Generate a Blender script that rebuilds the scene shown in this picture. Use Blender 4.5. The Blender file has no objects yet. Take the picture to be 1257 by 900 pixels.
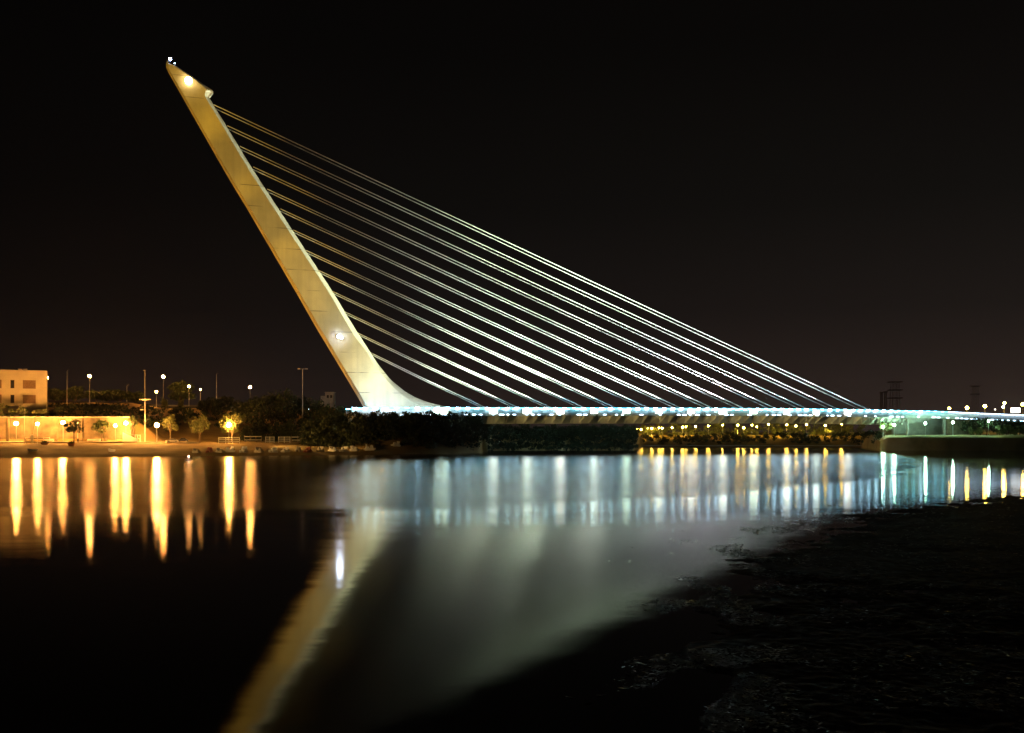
import bpy, bmesh, math, random
from mathutils import Vector, Matrix, noise

random.seed(7)
scene = bpy.context.scene
COL = scene.collection
F, CX, HY, CAMZ = 1222.0, 628.5, 535.0, 6.5     # lens in picture pixels, image centre, horizon row, camera height

# ------------------------------------------------------------------ helpers
def at(px, py, Y):
    return Vector(((px - CX) * Y / F, Y, CAMZ + (HY - py) * Y / F))

def lerp(a, b, t): return a + (b - a) * t

def interp(tab, x):
    if x <= tab[0][0]: return tab[0][1]
    for (x0, y0), (x1, y1) in zip(tab, tab[1:]):
        if x <= x1:
            return lerp(y0, y1, (x - x0) / (x1 - x0)) if x1 > x0 else y1
    return tab[-1][1]

class MB:
    def __init__(self):
        self.v, self.f, self.m, self.smooth = [], [], [], False
    def quad(self, a, b, c, d, m=0):
        n = len(self.v); self.v += [tuple(a), tuple(b), tuple(c), tuple(d)]; self.f.append((n, n+1, n+2, n+3)); self.m.append(m)
    def poly(self, pts, m=0):
        n = len(self.v); self.v += [tuple(p) for p in pts]; self.f.append(tuple(range(n, n+len(pts)))); self.m.append(m)
    def box(self, lo, hi, m=0, bev=0.0):
        x0, y0, z0 = lo; x1, y1, z1 = hi
        n = len(self.v)
        self.v += [(x0,y0,z0),(x1,y0,z0),(x1,y1,z0),(x0,y1,z0),(x0,y0,z1),(x1,y0,z1),(x1,y1,z1),(x0,y1,z1)]
        for q in ((0,3,2,1),(4,5,6,7),(0,1,5,4),(1,2,6,5),(2,3,7,6),(3,0,4,7)):
            self.f.append(tuple(n+i for i in q)); self.m.append(m)
    def tube(self, pts, radii, seg=8, m=0, cap=True):
        pts = [Vector(p) for p in pts]
        if not hasattr(radii, '__len__'): radii = [radii]*len(pts)
        n0 = len(self.v)
        for i, p in enumerate(pts):
            d = (pts[min(i+1, len(pts)-1)] - pts[max(i-1, 0)]).normalized()
            a = Vector((0,0,1)) if abs(d.z) < .95 else Vector((1,0,0))
            s = d.cross(a).normalized(); t = d.cross(s).normalized()
            for k in range(seg):
                an = 2*math.pi*k/seg
                self.v.append(tuple(p + (s*math.cos(an) + t*math.sin(an))*radii[i]))
        for i in range(len(pts)-1):
            for k in range(seg):
                a = n0+i*seg+k; b = n0+i*seg+(k+1)%seg
                self.f.append((a, b, b+seg, a+seg)); self.m.append(m)
        if cap:
            self.f.append(tuple(n0+k for k in reversed(range(seg)))); self.m.append(m)
            e = n0+(len(pts)-1)*seg
            self.f.append(tuple(e+k for k in range(seg))); self.m.append(m)
    def loft(self, rings, m=0, close=True, cap=True):
        n0 = len(self.v); k = len(rings[0])
        for r in rings: self.v += [tuple(p) for p in r]
        for i in range(len(rings)-1):
            for j in range(k if close else k-1):
                a = n0+i*k+j; b = n0+i*k+(j+1)%k
                self.f.append((a, b, b+k, a+k)); self.m.append(m)
        if cap and close:
            self.f.append(tuple(n0+j for j in reversed(range(k)))); self.m.append(m)
            e = n0+(len(rings)-1)*k
            self.f.append(tuple(e+j for j in range(k))); self.m.append(m)
    def ball(self, c, r, seg=10, rings=6, m=0, sz=1.0):
        c = Vector(c); n0 = len(self.v)
        self.v.append((c.x, c.y, c.z - r*sz))
        for i in range(1, rings):
            ph = -math.pi/2 + math.pi*i/rings
            for k in range(seg):
                an = 2*math.pi*k/seg
                self.v.append((c.x+r*math.cos(ph)*math.cos(an), c.y+r*math.cos(ph)*math.sin(an), c.z+r*sz*math.sin(ph)))
        self.v.append((c.x, c.y, c.z + r*sz)); top = len(self.v)-1
        for k in range(seg):
            self.f.append((n0, n0+1+(k+1)%seg, n0+1+k)); self.m.append(m)
            e = n0+1+(rings-2)*seg
            self.f.append((e+k, e+(k+1)%seg, top)); self.m.append(m)
        for i in range(rings-2):
            for k in range(seg):
                a = n0+1+i*seg+k; b = n0+1+i*seg+(k+1)%seg
                self.f.append((a, b, b+seg, a+seg)); self.m.append(m)
    def mesh(self, name, mats, smooth=False):
        me = bpy.data.meshes.new(name)
        me.from_pydata(self.v, [], self.f)
        for mm in (mats if isinstance(mats, (list, tuple)) else [mats]): me.materials.append(mm)
        me.polygons.foreach_set('material_index', self.m)
        if smooth: me.polygons.foreach_set('use_smooth', [True]*len(me.polygons))
        me.update()
        return me
    def build(self, name, mats, parent=None, smooth=False):
        o = bpy.data.objects.new(name, self.mesh(name, mats, smooth)); COL.objects.link(o)
        if parent is not None: o.parent = parent
        return o

def tag(o, label=None, cat=None, group=None, kind=None):
    if label: o['label'] = label
    if cat: o['category'] = cat
    if group: o['group'] = group
    if kind: o['kind'] = kind
    return o

def thing(name, label, cat, loc=(0,0,0), rotz=0.0, group=None):
    o = bpy.data.objects.new(name, None); COL.objects.link(o)
    o.location = loc; o.rotation_euler = (0,0,rotz); o.empty_display_size = 1
    return tag(o, label, cat, group)

def copy_tree(o, parent=None):
    c = o.copy(); COL.objects.link(c)
    if parent is not None: c.parent = parent
    for ch in list(o.children): copy_tree(ch, c)
    return c

# ------------------------------------------------------------------ materials
def mat(name, col, rough=.7, var=.25, scale=1.0, metal=0.0, bump=0.0, spec=.4, trans=0.0):
    m = bpy.data.materials.new(name); m.use_nodes = True
    nt = m.node_tree; b = nt.nodes['Principled BSDF']
    b.inputs['Roughness'].default_value = rough; b.inputs['Metallic'].default_value = metal
    b.inputs['Specular IOR Level'].default_value = spec
    tc = nt.nodes.new('ShaderNodeTexCoord')
    n = nt.nodes.new('ShaderNodeTexNoise'); n.inputs['Scale'].default_value = scale; n.inputs['Detail'].default_value = 6
    nt.links.new(tc.outputs['Object'], n.inputs['Vector'])
    r = nt.nodes.new('ShaderNodeValToRGB')
    r.color_ramp.elements[0].position = .3; r.color_ramp.elements[1].position = .7
    r.color_ramp.elements[0].color = tuple(c*(1-var) for c in col)+(1,)
    r.color_ramp.elements[1].color = tuple(min(1, c*(1+var)) for c in col)+(1,)
    nt.links.new(n.outputs['Fac'], r.inputs['Fac']); nt.links.new(r.outputs['Color'], b.inputs['Base Color'])
    if bump:
        bn = nt.nodes.new('ShaderNodeBump'); bn.inputs['Strength'].default_value = bump; bn.inputs['Distance'].default_value = .1
        nt.links.new(n.outputs['Fac'], bn.inputs['Height']); nt.links.new(bn.outputs['Normal'], b.inputs['Normal'])
    if trans:
        tr = nt.nodes.new('ShaderNodeBsdfTranslucent'); nt.links.new(r.outputs['Color'], tr.inputs['Color'])
        mx = nt.nodes.new('ShaderNodeMixShader'); mx.inputs[0].default_value = trans
        nt.links.new(b.outputs[0], mx.inputs[1]); nt.links.new(tr.outputs[0], mx.inputs[2])
        nt.links.new(mx.outputs[0], nt.nodes['Material Output'].inputs['Surface'])
    return m

def glow(name, col, s):
    m = bpy.data.materials.new(name); m.use_nodes = True
    nt = m.node_tree; nt.nodes.clear()
    e = nt.nodes.new('ShaderNodeEmission'); e.inputs['Color'].default_value = (*col, 1); e.inputs['Strength'].default_value = s
    o = nt.nodes.new('ShaderNodeOutputMaterial'); nt.links.new(e.outputs[0], o.inputs['Surface'])
    return m

SODIUM = (1.0, .44, .09)
M = dict(
    render=mat('cream_render', (.55,.48,.34), .85, .12, .25),
    wall=mat('retaining_wall_render', (.21,.165,.105), .9, .55, .3, bump=.2),  # strong mottling stands in for tree shadows across the wall
    glass=mat('dark_window_glass', (.03,.03,.03), .15, .2, 1, spec=.6),
    shutter=mat('brown_shutter', (.22,.13,.07), .6, .2, 2),
    trim=mat('pale_trim', (.5,.45,.36), .7, .1, 1),
    pole=mat('galvanised_pole', (.4,.4,.38), .5, .15, 2, metal=.3),
    dark=mat('dark_painted_metal', (.05,.05,.05), .5, .2, 2),
    bark=mat('tree_bark', (.13,.09,.06), .9, .35, 3, bump=.4),
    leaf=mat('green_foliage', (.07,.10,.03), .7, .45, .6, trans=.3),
    leaf_lit=mat('lamplit_foliage', (.16,.18,.065), .7, .4, .6, trans=.3),  # paler copy of the foliage; lamplight on the leaves put into colour
    leaf_unlit=mat('unlit_foliage', (.035,.05,.018), .75, .45, .5, trans=.15),  # darker copy of the foliage; lack of lamplight put into colour
    white=mat('white_painted_steel', (.75,.75,.72), .45, .06, .5),
    cable=mat('white_cable_sheath', (.8,.8,.78), .4, .05, .3),
    steel=mat('pale_grey_steel', (.5,.5,.46), .55, .12, .4),
    asphalt=mat('asphalt', (.05,.05,.05), .85, .25, 2),
    path=mat('paving', (.34,.29,.22), .85, .15, 1),
    plastic=mat('white_fibreglass', (.82,.80,.74), .4, .1, 2),
    plastic_dull=mat('weathered_fibreglass', (.38,.34,.27), .5, .25, 2),
    red=mat('faded_red_fibreglass', (.32,.10,.07), .5, .2, 2),
    wood=mat('weathered_wood', (.24,.18,.12), .8, .3, 3),
    concrete=mat('board_marked_concrete', (.42,.41,.38), .8, .18, .4, bump=.15),
    tyre=mat('tyre_rubber', (.02,.02,.02), .8, .1, 2),
    carpaint=mat('pale_car_paint', (.55,.54,.5), .25, .05, 1, spec=.6),
    carpaint_dark=mat('dark_car_paint', (.05,.05,.07), .25, .05, 1, spec=.6),
    cloth=mat('dark_clothing', (.04,.035,.04), .9, .2, 3),
    skin=mat('skin', (.45,.28,.2), .6, .1, 3),
    hair=mat('dark_hair', (.03,.02,.015), .7, .2, 4),
    pot=mat('terracotta', (.3,.13,.07), .8, .2, 2),
    tower=mat('hazed_lattice_steel', (.16,.12,.10), .8, .2, 1),  # tone lifted to stand in for haze over the distance
)
G = dict(
    sodium=glow('sodium_lamp_glass', SODIUM, 450),
    sodium_hot=glow('bright_sodium_lamp_glass', (1,.42,.085), 1100),
    sodium_far=glow('street_sodium_lamp_glass', (1,.38,.08), 480),
    sodium_dim=glow('small_sodium_lamp_glass', (1,.42,.10), 150),
    amber=glow('amber_promenade_lamp_glass', (1,.56,.07), 210),
    green=glow('mercury_lamp_glass', (.50,1,.66), 420),
    led=glow('blue_white_led', (.14,.62,.86), 24), led_bright=glow('bright_blue_white_led', (.42,.78,1), 50), led_dim=glow('dim_blue_led', (.12,.55,.75), 6),
    led_soft=glow('soft_blue_led', (.55,.76,1), 10),
    flood=glow('white_floodlight_glass', (.86,1,.88), 19),
    flood_warm=glow('warm_white_floodlight_glass', (1,.98,.80), 18),
    flood_green=glow('greenish_floodlight_glass', (.76,1,.76), 20),
    pylon_orange=glow('orange_floodlight_glass', (1,.72,.3), 22),
    pylon_blue=glow('blue_white_floodlight_glass', (.62,.74,1), 80),
    beacon=glow('beacon_glass', (.45,.6,1), 60),
    red=glow('red_lamp_glass', (1,.15,.05), 12),
    sign=glow('lit_sign_face', (1,.95,.82), 5),
    buoy=glow('pink_buoy_light', (1,.55,.4), 20),
)

# pylon: white painted steel with thin weld seams and weather streaks
def pylon_material():
    m = mat('white_pylon_paint', (.74,.68,.50), .5, .13, .16)
    nt = m.node_tree; b = nt.nodes['Principled BSDF']
    src = b.inputs['Base Color'].links[0].from_socket
    tc = nt.nodes.new('ShaderNodeTexCoord'); sep = nt.nodes.new('ShaderNodeSeparateXYZ'); nt.links.new(tc.outputs['Object'], sep.inputs[0])
    n = nt.nodes.new('ShaderNodeTexNoise'); n.inputs['Scale'].default_value = .12; n.inputs['Detail'].default_value = 2
    nt.links.new(tc.outputs['Object'], n.inputs['Vector'])
    md = nt.nodes.new('ShaderNodeMath'); md.operation = 'MODULO'; md.inputs[1].default_value = 7.6
    nt.links.new(sep.outputs['Z'], md.inputs[0])
    lt = nt.nodes.new('ShaderNodeMath'); lt.operation = 'LESS_THAN'; lt.inputs[1].default_value = .2
    nt.links.new(md.outputs[0], lt.inputs[0])
    gt = nt.nodes.new('ShaderNodeMapRange'); gt.inputs['From Min'].default_value = .49; gt.inputs['From Max'].default_value = .62
    nt.links.new(n.outputs['Fac'], gt.inputs['Value'])
    mu = nt.nodes.new('ShaderNodeMath'); mu.operation = 'MULTIPLY'; nt.links.new(lt.outputs[0], mu.inputs[0]); nt.links.new(gt.outputs[0], mu.inputs[1])
    mp = nt.nodes.new('ShaderNodeMapping'); mp.inputs['Scale'].default_value = (1.2, 1.2, .06); nt.links.new(tc.outputs['Object'], mp.inputs[0])
    st = nt.nodes.new('ShaderNodeTexNoise'); st.inputs['Scale'].default_value = .5; st.inputs['Detail'].default_value = 5; nt.links.new(mp.outputs[0], st.inputs['Vector'])
    sr = nt.nodes.new('ShaderNodeMapRange'); sr.inputs['From Min'].default_value = .4; sr.inputs['From Max'].default_value = .75; sr.inputs['To Min'].default_value = 0; sr.inputs['To Max'].default_value = .42
    nt.links.new(st.outputs['Fac'], sr.inputs['Value'])
    mx = nt.nodes.new('ShaderNodeMix'); mx.data_type = 'RGBA'; nt.links.new(sr.outputs[0], mx.inputs['Factor']); nt.links.new(src, mx.inputs['A']); mx.inputs['B'].default_value = (.52,.47,.38,1)
    mx2 = nt.nodes.new('ShaderNodeMix'); mx2.data_type = 'RGBA'; nt.links.new(mu.outputs[0], mx2.inputs['Factor']); nt.links.new(mx.outputs['Result'], mx2.inputs['A']); mx2.inputs['B'].default_value = (.18,.14,.1,1)
    nt.links.new(mx2.outputs['Result'], b.inputs['Base Color'])
    return m
M['pylon'] = pylon_material()

# ground: grass and worn earth
def ground_material():
    m = mat('dry_grass_and_earth', (.25,.175,.055), .9, .35, .15, bump=.5)
    nt = m.node_tree; b = nt.nodes['Principled BSDF']; src = b.inputs['Base Color'].links[0].from_socket
    tc = nt.nodes.new('ShaderNodeTexCoord')
    n = nt.nodes.new('ShaderNodeTexNoise'); n.inputs['Scale'].default_value = .05; n.inputs['Detail'].default_value = 8
    nt.links.new(tc.outputs['Object'], n.inputs['Vector'])
    r = nt.nodes.new('ShaderNodeMapRange'); r.inputs['From Min'].default_value = .45; r.inputs['From Max'].default_value = .6
    nt.links.new(n.outputs['Fac'], r.inputs['Value'])
    mx = nt.nodes.new('ShaderNodeMix'); mx.data_type = 'RGBA'; nt.links.new(r.outputs[0], mx.inputs['Factor']); nt.links.new(src, mx.inputs['A']); mx.inputs['B'].default_value = (.33,.23,.10,1)
    nt.links.new(mx.outputs['Result'], b.inputs['Base Color'])
    return m
M['ground'] = ground_material()

# water: smooth long-exposure river, breezy far reach and calmer near reach
def water_material():
    m = bpy.data.materials.new('river_water'); m.use_nodes = True
    nt = m.node_tree; N, L = nt.nodes, nt.links; N.remove(N['Principled BSDF'])
    b = N.new('ShaderNodeBsdfGlossy'); b.distribution = 'BECKMANN'
    df = N.new('ShaderNodeBsdfDiffuse'); df.inputs['Color'].default_value = (.006,.007,.006,1)
    fr = N.new('ShaderNodeFresnel'); fr.inputs['IOR'].default_value = 1.333
    mx = N.new('ShaderNodeMixShader'); L.new(fr.outputs[0], mx.inputs[0]); L.new(df.outputs[0], mx.inputs[1]); L.new(b.outputs[0], mx.inputs[2])
    L.new(mx.outputs[0], N['Material Output'].inputs['Surface'])
    tc = N.new('ShaderNodeTexCoord'); sep = N.new('ShaderNodeSeparateXYZ'); L.new(tc.outputs['Object'], sep.inputs[0])
    def math_(op, a, bb):
        n = N.new('ShaderNodeMath'); n.operation = op
        for i, x in enumerate((a, bb)):
            if isinstance(x, (int, float)): n.inputs[i].default_value = x
            elif x is not None: L.new(x, n.inputs[i])
        return n.outputs[0]
    mp = N.new('ShaderNodeMapping'); mp.inputs['Scale'].default_value = (.35,1,1); L.new(tc.outputs['Object'], mp.inputs[0])
    nz = N.new('ShaderNodeTexNoise'); nz.inputs['Scale'].default_value = .12; nz.inputs['Detail'].default_value = 4; L.new(mp.outputs[0], nz.inputs['Vector'])
    x, y = sep.outputs['X'], sep.outputs['Y']
    edge = math_('ADD', 91, math_('ADD', math_('MULTIPLY', x, .55), math_('MULTIPLY', math_('MULTIPLY', x, x), .0102)))
    d = math_('SUBTRACT', y, edge)
    d = math_('ADD', d, math_('MULTIPLY', math_('SUBTRACT', nz.outputs['Fac'], .5), 30))
    rg = N.new('ShaderNodeMapRange'); rg.interpolation_type = 'SMOOTHSTEP'
    rg.inputs['From Min'].default_value = -5; rg.inputs['From Max'].default_value = 6
    rg.inputs['To Min'].default_value = .122; rg.inputs['To Max'].default_value = .225
    rn = N.new('ShaderNodeMapRange'); rn.interpolation_type = 'SMOOTHSTEP'
    rn.inputs['From Min'].default_value = -44; rn.inputs['From Max'].default_value = -14; rn.inputs['To Min'].default_value = -.042; rn.inputs['To Max'].default_value = 0
    L.new(d, rn.inputs['Value'])
    L.new(d, rg.inputs['Value'])
    # bands of breeze across the far reach
    mp3 = N.new('ShaderNodeMapping'); mp3.inputs['Scale'].default_value = (.006,.05,1); L.new(tc.outputs['Object'], mp3.inputs[0])
    bn = N.new('ShaderNodeTexNoise'); bn.inputs['Scale'].default_value = 1; bn.inputs['Detail'].default_value = 5; L.new(mp3.outputs[0], bn.inputs['Vector'])
    ro = math_('ADD', math_('ADD', rg.outputs[0], rn.outputs[0]), math_('MULTIPLY', math_('SUBTRACT', bn.outputs['Fac'], .5), .07))
    ro = math_('MAXIMUM', ro, .06)
    L.new(ro, b.inputs['Roughness'])
    mp2 = N.new('ShaderNodeMapping'); mp2.inputs['Rotation'].default_value = (0,0,.5); mp2.inputs['Scale'].default_value = (.16,.5,1); L.new(tc.outputs['Object'], mp2.inputs[0])
    w = N.new('ShaderNodeTexNoise'); w.inputs['Scale'].default_value = .55; w.inputs['Detail'].default_value = 3; L.new(mp2.outputs[0], w.inputs['Vector'])
    bp = N.new('ShaderNodeBump'); bp.inputs['Strength'].default_value = .03; bp.inputs['Distance'].default_value = .35
    L.new(w.outputs['Fac'], bp.inputs['Height']); L.new(bp.outputs['Normal'], b.inputs['Normal'])
    return m
M['water'] = water_material()

def weed_material():
    m = mat('wet_water_weed', (.03,.027,.018), .7, .6, 1.6, bump=.6, spec=.12)
    return m
M['weed'] = weed_material()

# ------------------------------------------------------------------ setting: water, land
wb = MB(); wb.quad((-3000,-60,0), (3000,-60,0), (3000,2900,0), (-3000,2900,0))
tag(wb.build('river', M['water']), 'dark calm river carrying long streaks of light', 'water', kind='structure')

SHORE = [(-600,290),(0,294),(450,340),(520,352),(560,362),(590,376),(604,437),(700,441),(779,441),(786,560),(900,562),(1058,560),(1072,470),(1084,438),(1160,436),(1257,438),(1900,460)]
PA = [(-30,-3),(0,0),(3,.7),(9,1.6),(22,3.3),(34,4.2),(45.4,4.5),(47,12.2),(60,13.2),(80,16.5),(105,20),(400,20),(5000,20)]
PB = [(-30,-3),(0,0),(3,.8),(12,2.2),(25,3.5),(45.4,4.4),(56,6),(75,11),(95,17),(120,19.5),(400,20),(5000,20)]
PC = [(-30,-3),(0,0),(3,1.5),(8,4),(16,10),(25,13),(45,14),(120,15),(400,16),(1000,18),(5000,20)]
PD = [(-30,-3),(0,0),(2,1.4),(8,6.5),(15,8.5),(40,9),(120,9),(400,10),(5000,20)]
PE = [(-30,-3),(0,0),(1.5,.8),(10,4.2),(25,6.6),(45,7),(120,8),(400,10),(5000,20)]
PF = [(-30,-3),(0,0),(.8,5.6),(3,6.3),(6.5,6.7),(20,6.9),(60,7),(120,8),(400,12),(5000,20)]
PROF = [(-600,PA),(166,PA),(200,PB),(425,PB),(470,PC),(570,PC),(610,PD),(775,PD),(790,PE),(1060,PE),(1090,PF),(1900,PF)]

def shore(px): return interp(SHORE, px)
def prof_z(px, s):
    for (x0, p0), (x1, p1) in zip(PROF, PROF[1:]):
        if px <= x1 or x1 == 1900:
            t = min(1, max(0, (px - x0) / (x1 - x0)))
            return lerp(interp(p0, s), interp(p1, s), t)
def gz(px, Y): return prof_z(px, Y - shore(px))
def on_ground(px, Y):
    return Vector(((px - CX)*Y/F, Y, gz(px, Y)))

gb = MB()
cols = list(range(-600, 0, 25)) + list(range(0, 1260, 5)) + [779.5, 783, 785.5] + list(range(1265, 1900, 40))
cols.sort()
S = [-30,-6,-2,-.6,0,.8,1.5,3,5,8,11,14,17,20,25,30,36,40,45.3,45.4,47,52,60,70,80,95,105,120,150,200,300,500,1000,2000]
for px in cols:
    for s in S:
        Y = shore(px) + s
        z = prof_z(px, s)
        X = (px - CX)*Y/F
        if s > -1 and s < 400:
            z += noise.noise(Vector((X*.12, Y*.12, 0))) * min(.5, .06*(s+2)) + noise.noise(Vector((X*.5, Y*.5, 3)))*.1
        gb.v.append((X, Y, z))
k = len(S)
for i in range(len(cols)-1):
    for j in range(k-1):
        a = i*k+j; gb.f.append((a, a+k, a+k+1, a+1)); gb.m.append(0)
tag(gb.build('ground', M['ground'], smooth=True), 'grassy river bank rising from the waterline', 'ground', kind='structure')

# riverside footpath on the near edge of the lawn
pb = MB(); ring = []
for px in range(-200, 246, 6):
    Y0, Y1 = shore(px)+33.2, shore(px)+37.5
    a = on_ground(px, Y0); c = on_ground(px, Y1)
    ring.append((Vector((a.x,a.y,a.z+.3)), Vector((c.x,c.y,c.z+.3)), Vector((a.x,a.y,a.z-1))))
for r0, r1 in zip(ring, ring[1:]):
    pb.quad(r0[0], r1[0], r1[1], r0[1]); pb.quad(r0[2], r1[2], r1[0], r0[0])
tag(pb.build('path', M['path']), 'paved riverside path in front of the lit wall', 'path', kind='structure')
# upper street on top of the embankment
ub = MB(); ring = []
for px in range(60, 400, 8):
    Y0, Y1 = shore(px)+108, shore(px)+118
    a = on_ground(px, Y0); c = on_ground(px, Y1); ring.append((a+Vector((0,0,.7)), c+Vector((0,0,.7)), a-Vector((0,0,1))))
for r0, r1 in zip(ring, ring[1:]):
    ub.quad(r0[0], r1[0], r1[1], r0[1]); ub.quad(r0[2], r1[2], r1[0], r0[0])
tag(ub.build('road', M['asphalt']), 'street along the top of the embankment', 'road', kind='structure')

# water weed shoal, lower right
EDGE = [(560,1330),(598,1240),(612,1120),(630,1005),(650,935),(680,880),(712,868),(760,868),(830,850),(900,828),(960,810)]
def weed_edge(py):
    k_ = min(1, max(0, (py-610)/90))
    return interp(EDGE, py) + k_*(55*noise.noise(Vector((py*.022, 4, 0))) + 26*noise.noise(Vector((py*.08, 9, 0))))
sb = MB()
pys = [596 + (960-596)*(i/300)**1.25 for i in range(301)]
NX = 420
for i, py in enumerate(pys):
    Y = CAMZ*F/(py-HY)
    e = weed_edge(py)
    for j in range(NX+1):
        px = e - 90 + (1420 - e + 90)*j/NX
        X = (px-CX)*Y/F
        t = (px - e)/lerp(230.0, 120.0, min(1, (py-596)/120))
        n1 = noise.fractal(Vector((X*.35, Y*.35, 0)), 1.0, 2.0, 5); n2 = noise.noise(Vector((X*2.6, Y*2.6, 5))); n3 = noise.noise(Vector((X*.09, Y*.09, 9)))
        far = min(1, (py-596)/14)
        z = -.09 + .17*max(-1.2, min(1, t)) + .075*n1 + .04*n2 + .09*n3 - .2*(1-far)
        z = min(z, .07+.03*n2+.02*n1)
        sb.v.append((X, Y, max(z, -.3)))
for i in range(300):
    for j in range(NX):
        a = i*(NX+1)+j; sb.f.append((a, a+NX+1, a+NX+2, a+1)); sb.m.append(0)
tag(sb.build('water_weed', M['weed'], smooth=False), 'dark mat of water weed breaking the river surface', 'water weed', kind='stuff')

# loose leaves and clumps of weed lying wet on the surface, thinning out beyond the edge of the mat
fb = MB(); rg_ = random.Random(11)
for i in range(26000):
    py = 600 + (905-600)*rg_.random()**1.25
    Y = CAMZ*F/(py-HY); e = weed_edge(py)
    edge_one = i % 3 < 2
    px = e + (rg_.gauss(12, 48) if edge_one else rg_.random()*(1290-e))
    if px > 1300: continue
    X = (px-CX)*Y/F
    cl = noise.noise(Vector((X*.45, Y*.3, 2)))
    if cl < lerp(.34, -.04, min(1, max(0, (px-e+80)/170))): continue
    r = rg_.uniform(.02,.075)*(1+Y/110)
    a = rg_.random()*6.28; t = Vector((math.cos(a), math.sin(a), rg_.gauss(0,.13))); b_ = Vector((-math.sin(a), math.cos(a), rg_.gauss(0,.13)))
    c = Vector((X, Y, .02 if px < e else .11))
    fb.quad(c-t*r*1.6, c+b_*r*.6, c+t*r*1.6, c-b_*r*.6)
M['wetleaf'] = mat('wet_floating_leaf', (.10,.10,.06), .33, .5, 3, spec=.5)
tag(fb.build('floating_leaves', M['wetleaf']), 'wet leaves and scraps scattered over the weed and the water beside it', 'leaves', kind='stuff')

# ------------------------------------------------------------------ foliage
def leaf_quads(mb, c, rad, n, size, rng, m=0):
    for _ in range(n):
        d = Vector((rng.gauss(0,1), rng.gauss(0,1), rng.gauss(0,1)))
        d.normalize(); d *= rng.random()**.45
        p = Vector(c) + Vector((d.x*rad[0], d.y*rad[1], d.z*rad[2]))
        a = Vector((rng.gauss(0,1), rng.gauss(0,1), rng.gauss(0,.7))).normalized()
        b = a.orthogonal().normalized(); b.rotate(Matrix.Rotation(rng.random()*6.28, 3, a))
        s = size*rng.uniform(.5, 1.3); s2 = s*rng.uniform(.4,.7)
        mb.quad(p-b*s, p+a.cross(b)*s2, p+b*s, p-a.cross(b)*s2, m)

def tree(px, Y, top_py, w, label, leaf='leaf', base_frac=.35, group=None, seed=0, name='tree', cat='tree', n=1500, size=.38, z0=None):
    """one tree: tapered trunk with limbs, crown of leaf clumps; w is the crown's width in metres"""
    rng = random.Random(seed*131 + int(px*7))
    base = on_ground(px, Y)
    if z0 is not None: base.z = z0
    base.z -= .25
    h = CAMZ + (HY-top_py)*Y/F - base.z
    t = thing(name, label, cat, base, rng.random()*6, group)
    bz = h*base_frac; r = w/2; rz = (h-bz)/2; cz = bz+rz
    tm = MB(); tr = max(.09, h*.022)
    tm.tube([(0,0,0),(.04*h*.3,0,h*.2),(0,.03*h*.3,bz+.2*rz),(0,0,cz)], [tr*1.4,tr,tr*.8,tr*.35], 8)
    cm = MB()
    for i in range(13):
        an = i*2.4+rng.random(); el = rng.uniform(-.75,.95); rr = math.sqrt(max(.08,1-el*el))*rng.uniform(.45,.82)
        c = Vector((math.cos(an)*rr*r, math.sin(an)*rr*r, cz+el*rz*.78))
        if i < 8: tm.tube([(0,0,bz*rng.uniform(.8,1.15)), tuple(Vector((0,0,cz))*.35+c*.65), tuple(c)], [tr*.5,tr*.28,tr*.1], 5)
        q = rng.uniform(.26,.46)
        leaf_quads(cm, c, (r*q, r*q, rz*q), n//14, size, rng)
    leaf_quads(cm, (0,0,cz), (r*.75, r*.75, rz*.8), n//9, size, rng)
    tm.build('trunk', M['bark'], t); cm.build('crown', M[leaf], t)
    return t

def shrub(px, Y, top_py, w, label, leaf='leaf', group=None, seed=0, n=700, size=.3, name='shrub'):
    rng = random.Random(seed*17 + int(px*3))
    base = on_ground(px, Y); base.z -= .2
    h = max(.8, CAMZ + (HY-top_py)*Y/F - base.z)
    t = thing(name, label, 'shrub', base, rng.random()*6, group)
    cm = MB(); tm = MB()
    for i in range(9):
        an = i*2.4+rng.random(); rr = rng.uniform(.1,.75)
        c = Vector((math.cos(an)*rr*w/2, math.sin(an)*rr*w/2, h*rng.uniform(.25,.78)))
        q = rng.uniform(.25,.42)
        leaf_quads(cm, c, (w*q*.6, w*q*.6, h*q*.75), n//9, size, rng)
        if i < 5: tm.tube([(0,0,0), tuple(c*.6), tuple(c)], [.07,.05,.02], 5)
    tm.build('stem', M['bark'], t); cm.build('crown', M[leaf], t)
    return t

def mass(name, label, cols, depth, leaf, n, size, cat='treeline', seed=1):
    """a belt of vegetation that reads as one mass: cols = [(px, s, top_py)]"""
    rng = random.Random(seed); mb = MB()
    x0, x1 = cols[0][0], cols[-1][0]
    S_, T_ = [(c[0], c[1]) for c in cols], [(c[0], c[2]) for c in cols]
    lumps = []
    for i in range(n//60):
        px = rng.uniform(x0, x1); s = interp(S_, px) + rng.uniform(0, depth)
        Y = shore(px)+s; g = gz(px, Y)
        top = CAMZ + (HY-interp(T_, px))*Y/F
        top += noise.noise(Vector((px*.09, seed, 0)))*.2*(top-g) + noise.noise(Vector((px*.3, seed+5, 0)))*.22*(top-g) + rng.uniform(-.25,.05)*(top-g)
        z = lerp(g, top, rng.random()**.85)
        rr = rng.uniform(.7, 1.5)*size*3.2
        leaf_quads(mb, ((px-CX)*Y/F, Y, max(g+.2, z-rr*.5)), (rr, rr, rr*.8), 60, size, rng)
    return tag(mb.build(name, M[leaf]), label, cat, kind='stuff')

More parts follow.
